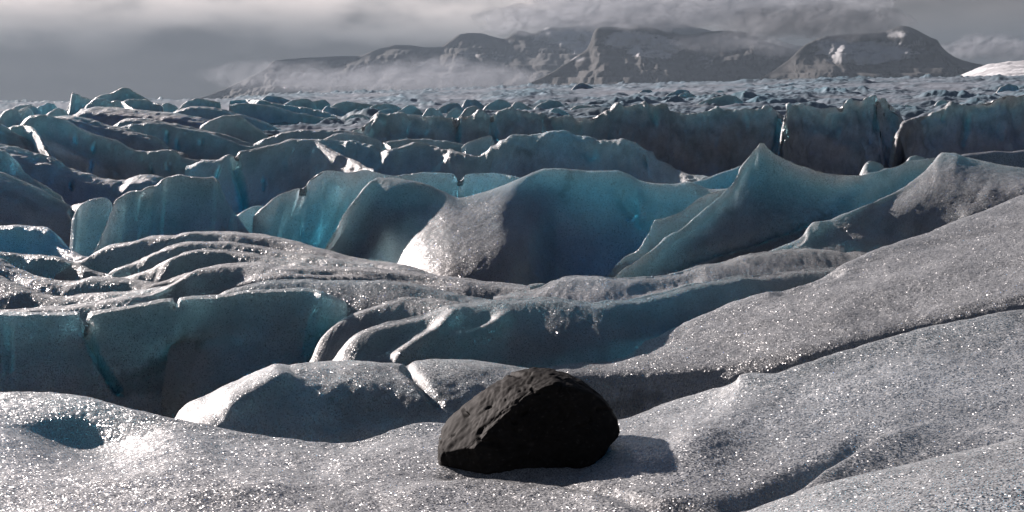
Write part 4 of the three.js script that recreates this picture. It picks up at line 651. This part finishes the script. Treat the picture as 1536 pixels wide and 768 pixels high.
mountain([[1130, 125, 7200], [1180, 92, 7200], [1210, 66, 7200], [1240, 54, 7200], [1270, 51, 7200], [1300, 50, 7200], [1325, 47, 7200], [1340, 42, 7200], [1352, 38, 7200], [1362, 39.5, 7200], [1375, 45, 7200], [1388, 52, 7200], [1396, 56, 7200], [1406, 60, 7200], [1411, 68, 7200], [1420, 77, 7200], [1436, 87, 7200], [1455, 93, 7200], [1480, 98, 7200], [1505, 106, 7200], [1540, 124, 7200], [1580, 140, 7200]], -60, 'dark mountain with ledges of snow beside the snow slope', [[1300, 76, 75, 17, 1], [1345, 52, 24, 6, 0.9], [1262, 88, 26, 8, 0.8], [1375, 68, 22, 10, 0.6], [1250, 65, 40, 10, 0.7]]);

// ---------------------------------------------------------------- boulder
{
  const D = 8.72, C = at(800, 640, D), k = D / FOCAL;
  // outline round the middle of the rock, px from (800, 640)
  const outline = [[131, 2], [126, -14], [112, -36], [98, -50], [82, -62], [62, -72], [40, -80], [18, -84], [0, -85], [-16, -82], [-32, -76], [-50, -66], [-72, -53], [-96, -36], [-118, -18], [-132, -4], [-140, 8], [-144, 22], [-144.5, 44], [-142, 70], [-110, 84], [-40, 86], [20, 88], [66, 80], [96, 48], [118, 20]].map(([x, y]) => [Math.atan2(-y, x), Math.hypot(x, y) * k]).sort((a, b) => a[0] - b[0]);
  const reach = (a) => { const n = outline.length; let i = 0; while (i < n && outline[i][0] < a) i++; const p = outline[(i - 1 + n) % n], q = outline[i % n], pa = i ? p[0] : p[0] - 6.28319, qa = i < n ? q[0] : q[0] + 6.28319, t = (a - pa) / (qa - pa); return mix(p[1], q[1], t); };
  const cuts = [[[0.10, 0.20, 1], 0.30], [[-0.55, 0.72, 0.45], 0.325], [[-0.30, 0.90, 0.25], 0.315], [[0.62, 0.45, 0.65], 0.40], [[-0.55, -0.2, 0.85], 0.5], [[0.1, 0.3, -1], 0.36]].map(([n, h]) => { const l = Math.hypot(...n); return [n.map((v) => v / l), h]; });
  const U = 300, V = 150, P = [], Cc = [], idx = [];
  for (let v = 0; v <= V; v++) for (let u = 0; u <= U; u++) {
    const a = -Math.PI + 2 * Math.PI * (u % U) / U, f = Math.PI * v / V, s = Math.pow(Math.sin(f), 0.75), R = reach(a);
    let x = Math.cos(a) * R * s, y = Math.sin(a) * R * s, z = Math.sign(Math.cos(f)) * Math.pow(Math.abs(Math.cos(f)), 0.8) * 0.5;
    for (const [n, h] of cuts) { const d = n[0] * x + n[1] * y + n[2] * z - h + 0.02 * fbm(x * 5 + n[0] * 9, y * 5, z * 5, 3); if (d > 0) { x -= n[0] * d; y -= n[1] * d; z -= n[2] * d; } }
    // pits, chips and a slanting grain on the upper left side
    const q = 0.018 * fbm(x * 7, y * 7, z * 7, 4) - 0.02 * smooth(0.86, 0.97, ridged(x * 3.1 + 2, y * 3.1 - 4, z * 3.1, 2)) + 0.012 * fbm((x * 0.6 - y * 0.8) * 26, (x * 0.8 + y * 0.6) * 5, z * 12, 3) + 0.006 * fbm(x * 40, y * 40, z * 40, 2);
    const l = Math.hypot(x, y, z) || 1; x += x / l * q; y += y / l * q; z += z / l * q;
    P.push(C[0] + x, C[1] + y, C[2] + z);
    const g = fbm(x * 9, y * 9, z * 9, 4), e = fbm(x * 50, y * 50, z * 50, 2), b = 0.013 * (1 + 0.8 * g + 0.6 * e) + (e > 0.42 ? 0.016 : 0);
    Cc.push(b * 1.06, b * 0.98, b * 0.92);
  }
  for (let v = 0; v < V; v++) for (let u = 0; u < U; u++) { const a = v * (U + 1) + u, b = a + 1, c = a + U + 1, d = c + 1; idx.push(a, c, b, b, c, d); }
  const g = new THREE.BufferGeometry();
  g.setAttribute('position', new THREE.Float32BufferAttribute(P, 3)); g.setAttribute('color', new THREE.Float32BufferAttribute(Cc, 3)); g.setIndex(idx); g.computeVertexNormals();
  tag(add('boulder', g, new THREE.MeshPhysicalMaterial({ vertexColors: true, roughness: 0.7, specularIntensity: 0.15 })), 'black angular basalt boulder resting on the glittering ice', 'boulder');
}

// ---------------------------------------------------------------- cloud banks round the mountains
const CLOUD = new THREE.MeshPhysicalMaterial({ vertexColors: true, transparent: true, roughness: 1, specularIntensity: 0, transmission: 0.5, thickness: 0, depthWrite: false });
let cs = 4242; const crnd = () => { cs = (cs * 1664525 + 1013904223) >>> 0; return cs / 4294967296; };
// a bank of soft puffs, each thinning out towards its rim; [px, py, width px, height px]
function cloud(px, py, w, h, D, alpha, puffs, tone, label) {
  const o = new THREE.Group(); o.name = numbered('cloud'); scene.add(o);
  const k = D / FOCAL;
  for (let i = 0; i < puffs; i++) {
    const t = puffs > 1 ? i / (puffs - 1) - 0.5 : 0, c = at(px + t * w * 0.8 + (crnd() - 0.5) * w * 0.1, py + (crnd() - 0.5) * h * 0.5, D + (crnd() - 0.5) * 300), R = h * k * (0.55 + 0.35 * crnd()), L = Math.max(1, w / puffs / h * 2.2) * R, s = crnd() * 50;
    const U = 64, V = 40, P = [], C = [], idx = [];
    for (let v = 0; v <= V; v++) for (let u = 0; u <= U; u++) {
      const a = 2 * Math.PI * (u % U) / U, f = Math.PI * v / V, X = Math.cos(a) * Math.sin(f) * L, Y = Math.sin(a) * Math.sin(f) * R, Z = Math.cos(f) * R, q = 1.1 / R;
      const n = 1 + 0.45 * fbm(X * q + s, Y * q, Z * q, 4), m = fbm(X * q * 1.6 + s, Y * q * 1.6 + 7, Z * q * 1.6, 4);
      P.push(c[0] + X * n, c[1] + Y * n, c[2] + Z * n);
      C.push(tone * 0.92, tone * 0.97, tone * 1.06, clamp(alpha * Math.pow(smooth(0.05, 1.0, Math.abs(Math.cos(f)) + 0.55 * m), 1.4)));
    }
    for (let v = 0; v < V; v++) for (let u = 0; u < U; u++) { const a = v * (U + 1) + u, b = a + 1, d = a + U + 1, e = d + 1; idx.push(a, d, b, b, d, e); }
    const g = new THREE.BufferGeometry();
    g.setAttribute('position', new THREE.Float32BufferAttribute(P, 3)); g.setAttribute('color', new THREE.Float32BufferAttribute(C, 4)); g.setIndex(idx); g.computeVertexNormals();
    add('puff', g, CLOUD, o);
  }
  return tag(o, label, 'cloud', 'low clouds round the mountains');
}
cloud(1050, 16, 420, 36, 8000, 0.40, 7, 0.40, 'pale cloud capping the flat-topped mountain');
cloud(1085, 64, 120, 17, 7900, 0.4, 4, 0.34, 'thin cloud scrap below the flat mountain\'s rim');
cloud(1185, 74, 56, 15, 7600, 0.4, 3, 0.34, 'small cloud wisp between the two dark mountains');
cloud(1215, 32, 220, 34, 6500, 0.40, 6, 0.20, 'grey cloud covering the ledged mountain\'s shoulder');
cloud(900, 24, 260, 34, 9800, 0.36, 5, 0.40, 'bright cloud bank over the farthest range');
cloud(1490, 74, 150, 24, 9000, 0.36, 5, 0.34, 'low cloud behind the snow slope');
cloud(600, 122, 420, 36, 9800, 0.22, 6, 0.5, 'mist lying along the foot of the farthest range');

// ---------------------------------------------------------------- haze
scene.fog = new THREE.FogExp2(new THREE.Color().setRGB(0.64, 0.81, 1.0), 2.4e-5);

renderer.render(scene, camera);
